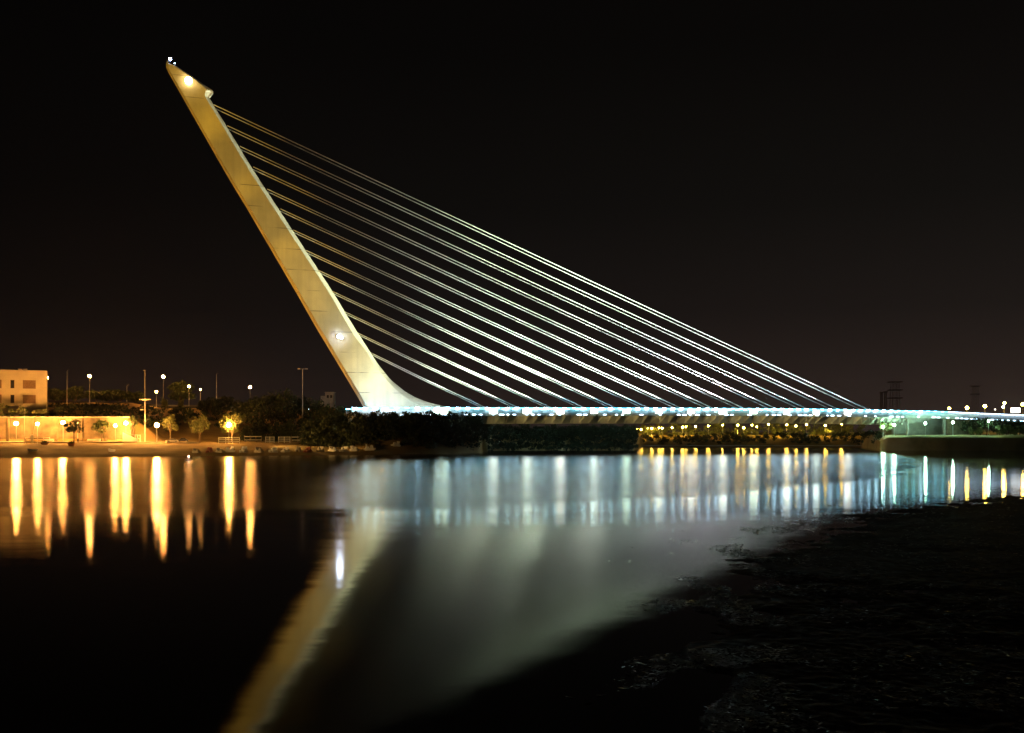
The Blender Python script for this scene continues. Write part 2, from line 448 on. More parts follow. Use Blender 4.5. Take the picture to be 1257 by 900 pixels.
# ------------------------------------------------------------------ the bridge
P0 = Vector(((470-CX)*385/F, 385.0)); P1 = Vector(((1140-CX)*462/F, 462.0))
D = (P1-P0).normalized(); ANG = math.atan2(D.y, D.x); AWAY = Vector((-D.y, D.x))   # AWAY points from the camera
def unproj(px, py, v=0.0):
    """picture ray meets the upright plane v metres nearer than the bridge's centre plane -> local (u, y, z)"""
    o = P0 - AWAY*v; kx = (px-CX)/F
    Y = (o.x*AWAY.x + o.y*AWAY.y)/(kx*AWAY.x + AWAY.y)
    p = Vector((kx*Y, Y)) - P0
    return Vector((p.dot(D), -v, CAMZ + (HY-py)*Y/F))
bridge = thing('cable_stayed_bridge', 'white cable-stayed bridge with one tall leaning pylon and lit cables over the river', 'bridge', (P0.x, P0.y, 0), ANG)

LEFT = [(77.5,205.6),(80.5,204.7),(83,204),(210,276.9),(247.8,300),(360,366.2),(400,389),(436.5,411.3),(470,431.5),(499,448.7),(530,466)]
RIGHT = [(77.5,207),(80.5,215),(83,219),(95,237.6),(103,249),(110.6,260.5),(113,261.7),(117.5,258.4),(120,256.8),(130,262.8),(210,311.5),(360,409.6),(400,433.5),(408,438.9),(433,454.9),(447,463.8),(466.7,479.8),(481,497.6),(488,510),(491.6,518.9),(496,533),(498.7,547),(504,556),(530,560)]
INNER = [(77.5,206.4),(80.5,213.5),(83,217),(95,235),(103,246),(110.6,254),(113,252),(117.5,251.2),(120,252.5),(130,258.6),(210,306.5),(360,404.5),(413,435.3),(431,449.6),(449,460.2),(466.7,474.5),(482.7,490.5),(495,508),(499,516),(530,524)]
rows = [77.5,79,80.5,83,88,95,103,108,110.6,113,115,117.5,120,124,130]+list(range(140,410,12))+list(range(412,500,4))+[499,504,512,518]
rings = []; near_face = {}
for py in rows:
    w = lerp(2.6, 4.6, (py-77.5)/422); yb = w*.62; yf = w*.45
    L_ = unproj(interp(LEFT,py), py, -yb); R_ = unproj(interp(RIGHT,py), py, yf); I_ = unproj(interp(INNER,py), py, w)
    wid = R_.x-L_.x
    N_ = unproj(interp(LEFT,py)+min(2.2, .25*(interp(RIGHT,py)-interp(LEFT,py))), py, w)
    if I_.x < N_.x+.02: I_.x = N_.x+.02
    if R_.x < I_.x+.02: R_.x = I_.x+.02
    zs = [L_.z, N_.z, I_.z, R_.z]
    rings.append([(L_.x,-yb,L_.z),(N_.x,-w,N_.z),(I_.x,-w,I_.z),(R_.x,-yf,R_.z),(R_.x,yf,R_.z),(I_.x,w,I_.z),(N_.x,w,N_.z),(L_.x,yb,L_.z)])
pm = MB(); pm.loft(rings)
pylon = pm.build('pylon', M['pylon'], bridge)
bm_ = bmesh.new(); bm_.from_mesh(pylon.data); bmesh.ops.recalc_face_normals(bm_, faces=bm_.faces); bm_.to_mesh(pylon.data); bm_.free()

# lamps fixed to the pylon
def disc_lamp(name, px, py, r, glass, w, back=.5):
    p = unproj(px, py, w+back)
    h = MB(); h.tube([(p.x, p.y+back, p.z-.1), (p.x, p.y+.12, p.z)], [r*.75, r*1.1], 16)
    ho = h.build(name, M['dark'], pylon)
    g = MB(); g.ball((p.x, p.y, p.z), r, 14, 8)
    g.build('lens', glass, ho)
def pw(py): return lerp(2.6, 4.6, (py-77.5)/422)
disc_lamp('floodlight', 231.5, 99, 1.35, G['pylon_orange'], pw(99), .6)
disc_lamp('floodlight', 415.5, 413.5, .55, G['pylon_blue'], pw(414), 1.0)
disc_lamp('floodlight', 419.5, 415, .42, G['pylon_blue'], pw(414), 1.0)
bp_ = unproj(209, 72.5, 0)
h = MB(); h.tube([(bp_.x-.2,0,bp_.z-2.6),(bp_.x,0,bp_.z-.3)], [.12,.09], 6); bo = h.build('beacon_mast', M['pole'], pylon)
g = MB(); g.ball((bp_.x,0,bp_.z), .5, 10, 6); g.build('lens', G['beacon'], bo)
h = MB(); q = unproj(214.5,80.5,.4); h.box((q.x-.3,-.7,q.z-.1),(q.x+.3,-.1,q.z+.5)); ho = h.build('marker_lamp', M['dark'], pylon)
g = MB(); g.ball((q.x,-.4,q.z+.75), .28, 8, 6); g.build('lens', G['led_soft'], ho)

# deck: LED rail height follows the picture along the near edge
EDGEV = 8.0
LEDLINE = [(425,500.8),(540,500.6),(700,501),(950,501.9),(1020,502.8),(1080,504),(1150,505.3),(1200,507.6),(1257,510),(1330,513),(1500,520)]
U0, U1 = unproj(432, 500, EDGEV).x, unproj(1400, 512, EDGEV).x
def px_of_u(u):
    lo, hi = 380.0, 1600.0
    for _ in range(40):
        mid = (lo+hi)/2
        if unproj(mid, 500, EDGEV).x < u: lo = mid
        else: hi = mid
    return lo
def deck_z(u):
    px = px_of_u(u); return unproj(px, interp(LEDLINE, px), EDGEV).z
us = [U0 + i*4.0 for i in range(int((U1-U0)/4)+1)]
dz = [deck_z(u) for u in us]
ABUT = unproj(1108, 512, EDGEV).x
ds = MB(); rs = []
for u, z in zip(us, dz):   # slab with fascia
    t = z-1.9
    rs.append([(u,-8,t),(u,8,t),(u,8,t-1.15),(u,7.6,t-1.15),(u,7.6,t-.75),(u,-7.6,t-.75),(u,-7.6,t-1.15),(u,-8,t-1.15)])
ds.loft(rs); ds.build('deck', M['steel'], bridge)
bs = MB(); rs = []
for u, z in zip(us, dz):   # central steel box
    if u > ABUT+6: break
    t = z-2.66
    rs.append([(u,-3.2,t),(u,3.2,t),(u,2.2,t-3.5),(u,-2.2,t-3.5)])
bs.loft(rs); bs.build('box_girder', M['steel'], bridge)
# cantilever ribs, one mesh per side shared by copies
rib = MB()
for sgn in (-1,1):
    pass
def rib_mesh(sgn):
    mb = MB(); y0, y1, y2 = sgn*2.4, sgn*3.25, sgn*7.5
    prof = [(sgn*3.26,-2.68),(y2,-2.68),(y2,-3.15),(y0-sgn*.02,-6.1),(sgn*2.28,-6.1)]
    a = [(-.35,y,z) for y,z in prof]; b = [(.35,y,z) for y,z in prof]
    mb.loft([a,b]); return mb.mesh('rib', M['steel'])
rmeshes = [rib_mesh(-1), rib_mesh(1)]
for i, (u, z) in enumerate(zip(us, dz)):
    if u < unproj(575,510,EDGEV).x or u > ABUT+2: continue
    for me in rmeshes:
        o = bpy.data.objects.new('rib', me); COL.objects.link(o); o.parent = bridge; o.location = (u+2, 0, (z+deck_z(u+4))/2)
# railings on both edges: posts, three rails and tight bars; light strip along the top
for sgn in (-1, 1):
    rl = MB(); st = MB(); lo = MB()
    y = sgn*7.75
    for i in range(len(us)-1):
        u0, u1, z0, z1 = us[i], us[i+1], dz[i], dz[i+1]
        for hgt, r in ((-.28,.09), (-.85,.05), (-1.35,.05)):
            rl.tube([(u0,y,z0+hgt),(u1,y,z1+hgt)], r, 5, cap=False)
        for q in range(8):
            zz = lerp(z0,z1,q/8); uu = u0+q*.5
            rl.box((uu-.05,y-.05,zz-1.9),(uu+.05,y+.05,zz-.3))
        if sgn < 0 or i % 1 == 0:
            for q in (0,1):       # lit dashes, some brighter
                kk = random.random()
                a, b = q/2+.03, q/2+.43
                st.box((lerp(u0,u1,a), y+sgn*.7-.1, lerp(z0,z1,a)-.2),(lerp(u0,u1,b), y+sgn*.7+.1, lerp(z0,z1,a)+.12), 3 if u0 > ABUT+22 else (1 if kk > .25 else 0) if (2*i+q) % 2 == 0 else 2)
        lo.quad((u0,sgn*7.86,z0-1.9),(u1,sgn*7.86,z1-1.9),(u1,sgn*7.86,z1-.62),(u0,sgn*7.86,z0-.62))
    ro = rl.build('railing', M['white'], bridge); st.build('light_strip', [G['led'],G['led_bright'],G['led_dim'],G['led_soft']], ro)
    lo.build('parapet_panel', M['white'], bridge)
lamp_me = None
uu = U0+14
while uu < U1-30 and len([c for c in bridge.children if c.name.startswith('fascia_lamp')]) < 96:
    if lamp_me is None:
        mb = MB(); mb.box((-.8,-.1,-.14),(.8,0,.14)); lamp_me = mb.mesh('fascia_lamp', G['led_soft'])
    o = bpy.data.objects.new('fascia_lamp', lamp_me); COL.objects.link(o); o.parent = bridge
    o.location = (uu, -8.02, deck_z(uu)-2.62); o.scale = (random.uniform(.5,1.25),1,random.uniform(.8,1.3))
    uu += random.choice((2.6,2.6,3.4,5.2,8.5))

# cables: 13 pairs
TOW = [(263.6,131),(280.4,156.6),(295.8,181.8),(312.2,207),(329,234),(345.4,258.3),(361,284),(376.7,309),(392.4,333.6),(408.8,359),(424,384),(439.5,409.8),(455.5,434)]
ANC = [1067.5,1030,991.5,953.5,914.5,876.5,837.5,798,757.5,719.5,679,638.5,598.5]
anchors = []
for (tx, ty), ax in zip(TOW, ANC):
    a = unproj(tx-1.5, ty-.5, 0); px = ax
    b0 = unproj(ax, 500, 0); zb = deck_z(b0.x)-1.3
    b = Vector((b0.x+2.0, 0, zb))
    anchors.append(b)
    for y in (-2.5, 2.5):
        mb = MB(); ya = y*.72
        mb.tube([(a.x, ya, a.z), ((a.x+b.x)/2, (ya+y)/2, (a.z+b.z)/2-.25), (b.x, y, b.z)], .175, 6)
        mb.build('cable', M['cable'], bridge, smooth=True)
    mb = MB(); mb.box((b.x-1.4,-3.1,zb-.7),(b.x+1.6,3.1,zb+.55)); mb.build('cable_anchor', M['steel'], bridge)

# floodlights beside each anchor on the near edge: slanted housing with a lit face
def flood(u, z, glass, wd, hg, name='floodlight'):
    h = MB(); h.loft([[(u-wd/2-.1,-7.2,z-hg/2-.1),(u+wd/2+.1,-7.2,z-hg/2-.1),(u+wd/2+.1,-7.2,z+hg/2+.1),(u-wd/2-.1,-7.2,z+hg/2+.1)],
                      [(u-wd/2-.1,-8.25,z-hg/2-.1),(u+wd/2+.1,-8.25,z-hg/2-.1),(u+wd/2+.1,-8.25,z+hg/2+.1),(u-wd/2-.1,-8.25,z+hg/2+.1)]])
    ho = h.build(name, M['dark'], bridge)
    g = MB(); g.loft([[(u-wd/2,-8.26,z-hg/2),(u+wd/2,-8.26,z-hg/2),(u+wd/2,-8.26,z+hg/2),(u-wd/2,-8.26,z+hg/2)],
                      [(u-wd/2+.15,-8.5,z-hg/2+.15),(u+wd/2-.15,-8.5,z-hg/2+.15),(u+wd/2-.15,-8.5,z+hg/2-.15),(u-wd/2+.15,-8.5,z+hg/2-.15)]])
    g.build('lens', glass, ho)
gl = ['flood_warm','flood','flood','flood_green','flood','flood_warm','flood','flood_green','flood','flood_warm','flood','flood','flood_warm']
FL = [1040,1001.5,965,924.5,887,848,808.5,768.5,729,687.5,647,605.5]
for i, fx in enumerate(FL):
    p = unproj(fx, 505.5, EDGEV); flood(p.x, deck_z(p.x)-1.35, G[gl[i]], random.uniform(2.9,3.7), random.uniform(1.5,1.9))
p = unproj(541, 504, EDGEV); flood(p.x, deck_z(p.x)-1.3, G['flood_green'], 5.5, 2.2)

# far approach: abutment wall, slanted haunch and piers on the right bank
def abut_piece(name, m, fn):
    mb = MB(); fn(mb); return mb.build(name, M[m], bridge)
ua, ub_ = unproj(1112,520,5).x, unproj(1157,520,5).x
zt = deck_z((ua+ub_)/2)-2.7
def pier(mb, u): mb.loft([[(u-.5,-6.6,5.8),(u+.5,-6.6,5.8),(u+.5,-5.6,5.8),(u-.5,-5.6,5.8)],[(u-.5,-6.6,zt),(u+.5,-6.6,zt),(u+.5,-5.6,zt),(u-.5,-5.6,zt)]])
for u in (ua, ub_): abut_piece('pier', 'concrete', lambda mb, u=u: pier(mb, u))
abut_piece('abutment_wall', 'concrete', lambda mb: mb.box((ua+1.5, 5.2, 5.0), (ub_+9, 6.6, zt)))
abut_piece('haunch', 'concrete', lambda mb: mb.loft([[(ua-2,-5.5,zt-3.4),(ub_-1,-5.5,zt-.5),(ub_-1,-5.5,zt),(ua-2,-5.5,zt)],[(ua-2,-4.3,zt-3.4),(ub_-1,-4.3,zt-.5),(ub_-1,-4.3,zt),(ua-2,-4.3,zt)]]))
abut_piece('wing_wall', 'wall', lambda mb: mb.box((ub_+.8,-7.4,4.5),(ub_+13,-6.4,zt-.4)))

# ------------------------------------------------------------------ lamps (things)
def street_lamp(px, py, Y, glass, r, label, cat='street lamp', group=None, name='street_lamp', arm=0.0, base=None, lit=True, pole_r=.09, shape='ball', pole='pole'):
    b = on_ground(px, Y); b.z -= .3
    if base is not None: b.z = base
    hz = CAMZ + (HY-py)*Y/F - b.z
    t = thing(name, label, cat, b, 0, group)
    pm_ = MB(); pts = [(0-arm,0,0),(0-arm,0,hz*.6),(-arm,0,hz-.35-(.2 if arm else 0))]
    if arm: pts += [(-arm*.6,0,hz+.12),(0,0,hz+.14)]
    pm_.tube(pts, [pole_r*1.5,pole_r*1.1]+[pole_r*.8]*(len(pts)-2), 8)
    pm_.tube([(-arm,0,0),(-arm,0,.8)], pole_r*2, 8)
    pm_.build('pole', M[pole], t)
    hd = MB()
    if shape == 'ball':
        hd.tube([(0,0,hz-r-.25),(0,0,hz-r*.7)], [r*.35,r*.55], 10)
        hd.tube([(0,0,hz+r*.97),(0,0,hz+r*1.15)], [r*.16,r*.1], 8)
    else:
        hd.box((-.55,-.2,hz+.02),(.35,.2,hz+.24))
    ho = hd.build('lamp_head', M['dark'], t)
    if lit:
        g = MB(); g.ball((0,0,hz), r, 10, 6, sz=1 if shape=='ball' else .45); g.build('globe', glass, ho)
    return t

# promenade lamps on the left bank
PL = [(20,520,38,'sodium_hot',.62,'bright sodium lamp on the path before the cream building, beside the thin mast'),
      (46,520.5,36,'sodium_hot',.5,'sodium lamp standing behind the white railing under the cream building'),
      (77.5,519,40,'sodium_hot',.62,'bright sodium lamp against the lit wall, between railing and small potted tree'),
      (95.5,519,43,'sodium_dim',.35,'small dim lamp behind the small tree by the lit wall'),
      (141.5,522.5,36,'sodium_hot',.5,'sodium lamp on a thin dark post beside the leafy tree at the lit wall'),
      (154.5,519.5,41,'sodium_hot',.62,'bright sodium lamp at the end of the lit wall above the sloping white ramp'),
      (192.5,522,34,'sodium_hot',.75,'brightest sodium lamp, on the lawn beside the parked pale car'),
      (281,521.5,34,'sodium_hot',.75,'bright sodium lamp in front of the glowing round tree above the pedal boats')]
for px, py, s, g_, r, lab in PL:
    street_lamp(px, py, shore(px)+s, G[g_], r, lab, 'lamp', 'lamps along the riverside path', 'promenade_lamp')
# street lamps on the embankment
UL = [(58.5,464,112,'sodium_far',.38,'lit street lamp peeping out behind the corner of the cream building',1),
      (110,462,104,'sodium_far',.55,'lit street lamp on the embankment next to the unlit tall pole',1),
      (200.5,462.5,104,'sodium_far',.6,'lit street lamp rising over the yellow-lit bushes',1),
      (192,481,108,'sodium_dim',.5,'low small lamp beside the yellow-lit bushes on the embankment',1),
      (232,474.5,112,'sodium_dim',.55,'small street lamp between the dim round tree and the tiny lamp',1),
      (246,478,118,'sodium_dim',.32,'tiny lamp beyond the embankment, smallest light of the upper street',1),
      (307,475.5,98,'sodium_far',.6,'lit street lamp over dark trees above the glowing round tree',1)]
for px, py, s, g_, r, lab, lit in UL:
    street_lamp(px, py, shore(px)+s, G[g_], r, lab, 'street lamp', 'street lamps on the embankment', arm=.0, pole_r=.13)
for px, py, s, lab in ((84,454.5,103,'tall unlit grey lamp pole on the embankment near the cream building'),
                       (267.5,458.5,100,'tall unlit grey lamp pole alone above the dim round tree'),
                       (157.5,473,112,'short unlit lamp pole half lost among dim trees on the embankment')):
    street_lamp(px, py, shore(px)+s, None, .3, lab, 'street lamp', 'street lamps on the embankment', lit=False, shape='box', arm=.6, pole_r=.16)

# tall mast with two ring platforms on the left bank
def ring_mast():
    px, s = 178, 40; Y = shore(px)+s; b = on_ground(px, Y); b.z -= .3
    t = thing('mast', 'tall grey mast with a flat disc and a lower arm, beside the brightest lamp', 'mast', b)
    zt_ = CAMZ+(HY-455)*Y/F-b.z; z1 = CAMZ+(HY-490.5)*Y/F-b.z; z2 = CAMZ+(HY-503)*Y/F-b.z
    m_ = MB(); m_.tube([(0,0,0),(0,0,z1),(0,0,zt_)], [.26,.2,.15], 10); m_.build('pole', M['pole'], t)
    m_ = MB(); m_.tube([(0,0,z1-.25),(0,0,z1+.05),(0,0,z1+.25)], [1.2,2.1,1.9], 18); m_.build('disc', M['trim'], t)
    m_ = MB(); m_.tube([(-1.3,0,z2),(0,0,z2-.1),(.4,0,z2-.1)], .13, 6); m_.box((-1.7,-.2,z2-.1),(-1.1,.2,z2+.15)); m_.build('arm', M['trim'], t)
    m_ = MB(); m_.box((-.6,-.25,zt_-.1),(.2,.25,zt_+.2)); m_.build('lamp_head', M['trim'], t)
ring_mast()
def thin_mast():
    px, s = 30, 35; Y = shore(px)+s; b = on_ground(px, Y)
    t = thing('flagpole', 'thin bare pole rising between two lamps before the cream building', 'pole', b)
    z = CAMZ+(HY-502)*Y/F-b.z
    m_ = MB(); m_.tube([(0,0,-.3),(0,0,z)], [.16,.1], 8); m_.build('shaft', M['trim'], t)
    m_ = MB(); m_.ball((0,0,z), .18, 8, 6); m_.build('finial', M['trim'], t)
thin_mast()
def double_mast():
    px, Y = 371.5, shore(371)+62; b = on_ground(px, Y); b.z -= .3
    t = thing('floodlight_mast', 'unlit tall mast with lamps on both ends of a crossbar, in dark trees', 'lamp mast', b)
    z = CAMZ+(HY-453)*Y/F-b.z
    m_ = MB(); m_.tube([(0,0,0),(0,0,z)], [.22,.13], 8); m_.build('pole', M['pole'], t)
    m_ = MB(); m_.tube([(-1.5,0,z),(1.5,0,z)], .09, 6); m_.build('crossbar', M['pole'], t)
    for sx in (-1,1):
        m_ = MB(); m_.box((sx*1.5-.5,-.3,z-.15),(sx*1.5+.5,.3,z+.2)); m_.build('lamp_head', M['trim'], t)
double_mast()

street_lamp(470, 502.5, shore(470)+22, G['sodium_dim'], .14, 'small yellow lamp glowing through the shrubs under the pylon', 'lamp', None, 'promenade_lamp')
street_lamp(379.5, 501.8, shore(379)+75, G['led_soft'], .45, 'tiny white lamp in dark trees beside the unlit double mast', 'lamp', None, 'promenade_lamp')
# amber lamps along the far bank under the deck
AL = [(782.5,526.5),(787,527.5),(795,526),(800,526),(809,525.3),(813,525.8),(825,525),(838,524.5),(842,524),(854,523.5),(869.6,523),(887,522),(905.5,522),(913,525.3),(923,522),(929,524),(943.5,521),(965.7,521.7),(977,523),(990,521.5),(1013,522.4),(1033,520.4)]
for i, (px, py) in enumerate(AL):
    Y = 581 + random.uniform(-4,6)
    lab = 'amber lamp among lit trees on the far bank below the bridge deck'
    street_lamp(px, py, Y, G['amber'], random.uniform(.38,.55), lab, 'lamp', 'amber lamps along the far bank', 'promenade_lamp', pole_r=.08)
b = on_ground(871, 574); t = thing('signal_lamp', 'small red light low in the bushes under the bridge deck', 'lamp', b)
m_ = MB(); m_.tube([(0,0,-.3),(0,0,1.2)], .07, 6); m_.build('post', M['dark'], t)
m_ = MB(); m_.ball((0,0,1.4), .4, 8, 6, sz=.6); m_.build('lens', G['red'], t)
# white-green lamps on the right bank
GLm = [(1084,524,'white-green lamp furthest under the bridge, in the round green tree'),
      (1097.6,521.8,'white-green lamp just before the slanted haunch of the bridge'),
      (1136,519.7,'white-green lamp between the two concrete piers of the bridge'),
      (1169.7,518.6,'white-green lamp in front of the tan wing wall'),
      (1213.5,517,'white-green lamp among pale bushes beyond the wing wall')]
for px, py, lab in GLm:
    street_lamp(px, py, shore(px)+8, G['green'], .45, lab, 'lamp', 'white-green lamps on the right bank', 'promenade_lamp', pole_r=.1, pole='white')
# tall amber lamps beyond the right bank
for px, py, r, lab in ((1165.3,501.4,.6,'low amber lamp just above the bridge railing, nearest the cables'),
                    (1187,500.7,.85,'amber lamp above the sloping railing, second from the cables'),
                    (1209,498.6,.85,'amber lamp above the end of the sloping railing, before the small pale lamp'),
                    (1233,494.8,.7,'upper of two amber lamps one above the other beside the lit sign'),
                    (1231.5,499.5,.7,'lower of two amber lamps one above the other beside the lit sign'),
                    (1255.5,496.5,.85,'amber lamp beyond the lit white sign at the picture edge')):
    street_lamp(px, py, 560 + (15 if py < 495 else 0), G['amber'], r, lab, 'street lamp', 'amber lamps beyond the right bank', 'street_lamp', pole_r=.14)
street_lamp(1221.5, 502.8, 600, G['sign'], .45, 'small pale lamp between amber lamps beside the lit sign', 'street lamp', None, 'street_lamp', pole_r=.12)
def sign():
    px, Y = 1246.5, 560; b = on_ground(px, Y); t = thing('billboard', 'lit white billboard on posts behind the end of the bridge railing', 'billboard', b)
    z0 = CAMZ+(HY-507)*Y/F-b.z; z1 = CAMZ+(HY-500.5)*Y/F-b.z; w = 2.7
    m_ = MB(); m_.box((-w,0,z0),(w,.3,z1)); m_.build('panel', M['white'], t)
    m_ = MB(); m_.quad((-w+.1,-.03,z0+.1),(w-.1,-.03,z0+.1),(w-.1,-.03,z1-.1),(-w+.1,-.03,z1-.1)); m_.build('lit_face', G['sign'], t)
    for sx in (-1,1):
        m_ = MB(); m_.tube([(sx*1.6,.15,-.3),(sx*1.6,.15,z0)], .16, 8); m_.build('post', M['pole'], t)
sign()

# ------------------------------------------------------------------ left bank: building, wall, furniture
def cream_building():
    Y = 358.0; x1 = (57.5-CX)*Y/F; zb = 11.5; th = math.radians(24)
    c_, s_ = math.cos(th), math.sin(th)
    def on(px, py):
        kx = (px-CX)/F; q = (kx*Y-x1)/(c_-kx*s_); return q, CAMZ+(HY-py)*(Y+q*s_)/F-zb
    W, H, Dp = -on(-46, 455)[0], on(20, 455.5)[1], 16
    t = thing('apartment_building', 'cream flat-roofed building of three storeys above the lit wall', 'building', (x1, Y, zb), th)
    wn = []
    for (a, b_) in ((12.7,17.8),(28,43.9),(-14,2)):
        for (c, d) in ((466.4,476.8),(484.6,495)):
            wn.append((on(a,c)[0], on(b_,c)[0], on((a+b_)/2,d)[1], on((a+b_)/2,c)[1]))
    zs_ = sorted({round(w[2],1) for w in wn})
    wn = [(w[0],w[1],round(w[2]-(w[2]-wn[i%2][2]),3),round(w[3]-(w[3]-wn[i%2][3]),3)) for i, w in enumerate(wn)]
    # front wall with real openings
    xs = sorted({-W, 0} | {w[0] for w in wn} | {w[1] for w in wn}); zs = sorted({0, H} | {w[2] for w in wn} | {w[3] for w in wn})
    m_ = MB()
    for i in range(len(xs)-1):
        for j in range(len(zs)-1):
            xm, zm = (xs[i]+xs[i+1])/2, (zs[j]+zs[j+1])/2
            if any(w[0]<xm<w[1] and w[2]<zm<w[3] for w in wn): continue
            m_.quad((xs[i],0,zs[j]),(xs[i+1],0,zs[j]),(xs[i+1],0,zs[j+1]),(xs[i],0,zs[j+1]))
    for w in wn:
        a,b_,c,d = w
        m_.quad((a,0,c),(a,.35,c),(a,.35,d),(a,0,d)); m_.quad((b_,0,c),(b_,0,d),(b_,.35,d),(b_,.35,c)); m_.quad((a,0,d),(a,.35,d),(b_,.35,d),(b_,0,d)); m_.quad((a,0,c),(b_,0,c),(b_,.35,c),(a,.35,c))
    m_.quad((0,0,0),(0,Dp,0),(0,Dp,H),(0,0,H)); m_.quad((-W,0,0),(-W,0,H),(-W,Dp,H),(-W,Dp,0)); m_.quad((-W,Dp,0),(-W,Dp,H),(0,Dp,H),(0,Dp,0))
    m_.build('wall', M['render'], t)
    m_ = MB(); m_.box((-W-.15,-.15,H),(.15,Dp+.15,H+.35)); ro = m_.build('roof', M['trim'], t)
    for px in (24.5, 30.5):
        v = MB(); xx = on(px, 455)[0]; v.box((xx-.7,2,H+.35),(xx+.7,3.4,H+1.1)); v.build('roof_vent', M['trim'], ro)
    for w in wn:
        a,b_,c,d = w
        f = MB(); f.box((a,.24,c),(b_,.34,c+.14)); f.box((a,.24,d-.14),(b_,.34,d)); f.box((a,.24,c),(a+.14,.33,d)); f.box((b_-.14,.24,c),(b_,.33,d))
        if b_-a > 2.5:
            for q in (.33,.67): f.box((lerp(a,b_,q)-.06,.23,c),(lerp(a,b_,q)+.06,.325,d))
        fo = f.build('window', M['shutter'], t)
        g_ = MB(); g_.quad((a,.36,c),(b_,.36,c),(b_,.36,d),(a,.36,d)); g_.build('pane', M['glass'] if b_-a < 2.5 else M['shutter'], fo)
        s_ = MB(); s_.box((a-.1,-.12,c-.16),(b_+.1,.2,c-.002)); s_.build('sill', M['trim'], fo)
cream_building()

def lit_wall():
    mb = MB(); cp = MB(); t = thing('retaining_wall', 'long pale retaining wall lit orange by the riverside lamps', 'wall', at(60, 540, shore(60)+46) )
    o = t.location; pts = []
    for px in list(range(-240, 164, 8))+[165]:
        Y0 = shore(px)+45.6
        pts.append((px, Y0))
    rw, rc = [], []
    for px, Y0 in pts:
        top = CAMZ+(HY-512.6)*Y0/F; g_ = gz(px, Y0-.4)-.6
        A = lambda Y, z: Vector(((px-CX)*Y/F, Y, z)) - o
        rw.append([A(Y0,g_),A(Y0,top),A(Y0+1.1,top),A(Y0+1.1,g_)])
        rc.append([A(Y0-.2,top+.003),A(Y0-.2,top+.3),A(Y0+1.3,top+.3),A(Y0+1.3,top+.003)])
    mb.loft(rw); mb.build('wall_face', M['wall'], t); cp.loft(rc); cp.build('coping', M['trim'], t)
    # buttress piers
    for px in (-20,10,40,70,100,130,160):
        Y0 = shore(px)+45.6; top = CAMZ+(HY-513.6)*Y0/F; c = Vector(((px-CX)*Y0/F, Y0, 0)) - o; g_ = gz(px,Y0-.4)-.5-o.z
        p_ = MB(); p_.box((c.x-.45,c.y-.5,g_),(c.x+.45,c.y-.02,top-o.z)); p_.build('buttress', M['wall'], t)
lit_wall()

def ramp():
    px, s = 159, 37; b = on_ground(px, shore(px)+s)
    t = thing('ramp', 'white sloping ramp wall at the end of the lit retaining wall', 'ramp', b)
    m_ = MB(); pr = [(-2.4,0,-.4),(2.6,0,-.4),(2.6,0,1.0),(1.9,0,1.3),(-2.4,0,3.4)]
    m_.loft([pr, [(x,y+.7,z) for x,y,z in pr]]); m_.build('parapet', M['white'], t)
    m_ = MB(); m_.tube([(-2.4,.3,4.1),(2.5,.3,1.9)], .06, 6)
    for q in (0,.33,.66,1): m_.tube([(lerp(-2.3,2.4,q),.3,lerp(3.3,1.1,q)),(lerp(-2.3,2.4,q),.3,lerp(4.05,1.95,q))], .05, 6)
    m_.build('handrail', M['pole'], t)
ramp()

def railing(px0, px1, s, h, label, rails=3, name='railing', m='white', slant=0):
    pc = (px0+px1)/2; b = on_ground(pc, shore(pc)+s); t = thing(name, label, 'railing', b, 0, 'white railings on the bank')
    a = on_ground(px0, shore(px0)+s)-b; c = on_ground(px1, shore(px1)+s)-b
    n = max(2, int((c-a).length/1.8)); 
    m_ = MB()
    for k_ in range(rails):
        z = h*(k_+1)/rails; m_ = MB()
        m_.box((a.x,-.06,min(a.z,c.z)+z-.16),(c.x,.06,min(a.z,c.z)+z)) if abs(a.y-c.y)<.01 else m_.tube([(a.x,a.y,a.z+z-.08),(c.x,c.y,c.z+z-.08)], .13, 6)
        m_.build('rail', M[m], t)
    for i in range(n+1):
        p = a.lerp(c, i/n); q = MB(); q.tube([(p.x,p.y,p.z-.4),(p.x,p.y,p.z+h+.1+(random.random()*.5 if slant else 0))], .11, 6); q.build('post', M['wood' if slant else m], t)
railing(31,61,31,2.0,'white railing on the lawn below the cream building')
railing(38,40.5,30,3.0,'short tall white gate frame in front of the railing below the cream building',3)
railing(166,172,36,2.6,'short white railing beside the foot of the tall mast',2)
railing(268.5,294,33,2.0,'white two-level railing beneath the glowing round tree',3)
railing(300,321,34,2.4,'weathered railing with uneven posts next to the glowing round tree',2,slant=1)
railing(326,336.5,34,2.2,'short pale railing, first along the dark shore after the weathered one',3)
railing(342,356,34,2.2,'pale railing in the middle of the dark shore behind the pedal boats',3)
railing(358,373,34,2.2,'pale railing beside the row of pedal boats, right of the middle one',2,slant=1)
railing(393.5,433.5,30,2.3,'longest pale railing on the dark shore, nearest the pylon foot',3,slant=1)

def bench(px, s, w, label):
    b = on_ground(px, shore(px)+s); t = thing('bench', label, 'bench', b)
    m_ = MB(); m_.box((-w/2,-.3,.42),(w/2,.3,.52)); m_.build('seat', M['white'], t)
    m_ = MB(); m_.box((-w/2,.32,.6),(w/2,.38,1.05)); m_.build('backrest', M['white'], t)
    for sx in (-1,0,1):
        m_ = MB(); m_.box((sx*w*.45-.06,-.28,-.3),(sx*w*.45+.06,.31,.415)); m_.build('leg', M['concrete'], t)
bench(115, 38, 4.6, 'long white bench before the lit wall beside the small tree')
bench(60, 40, 3.2, 'short white bench against the lit wall beyond the railing')

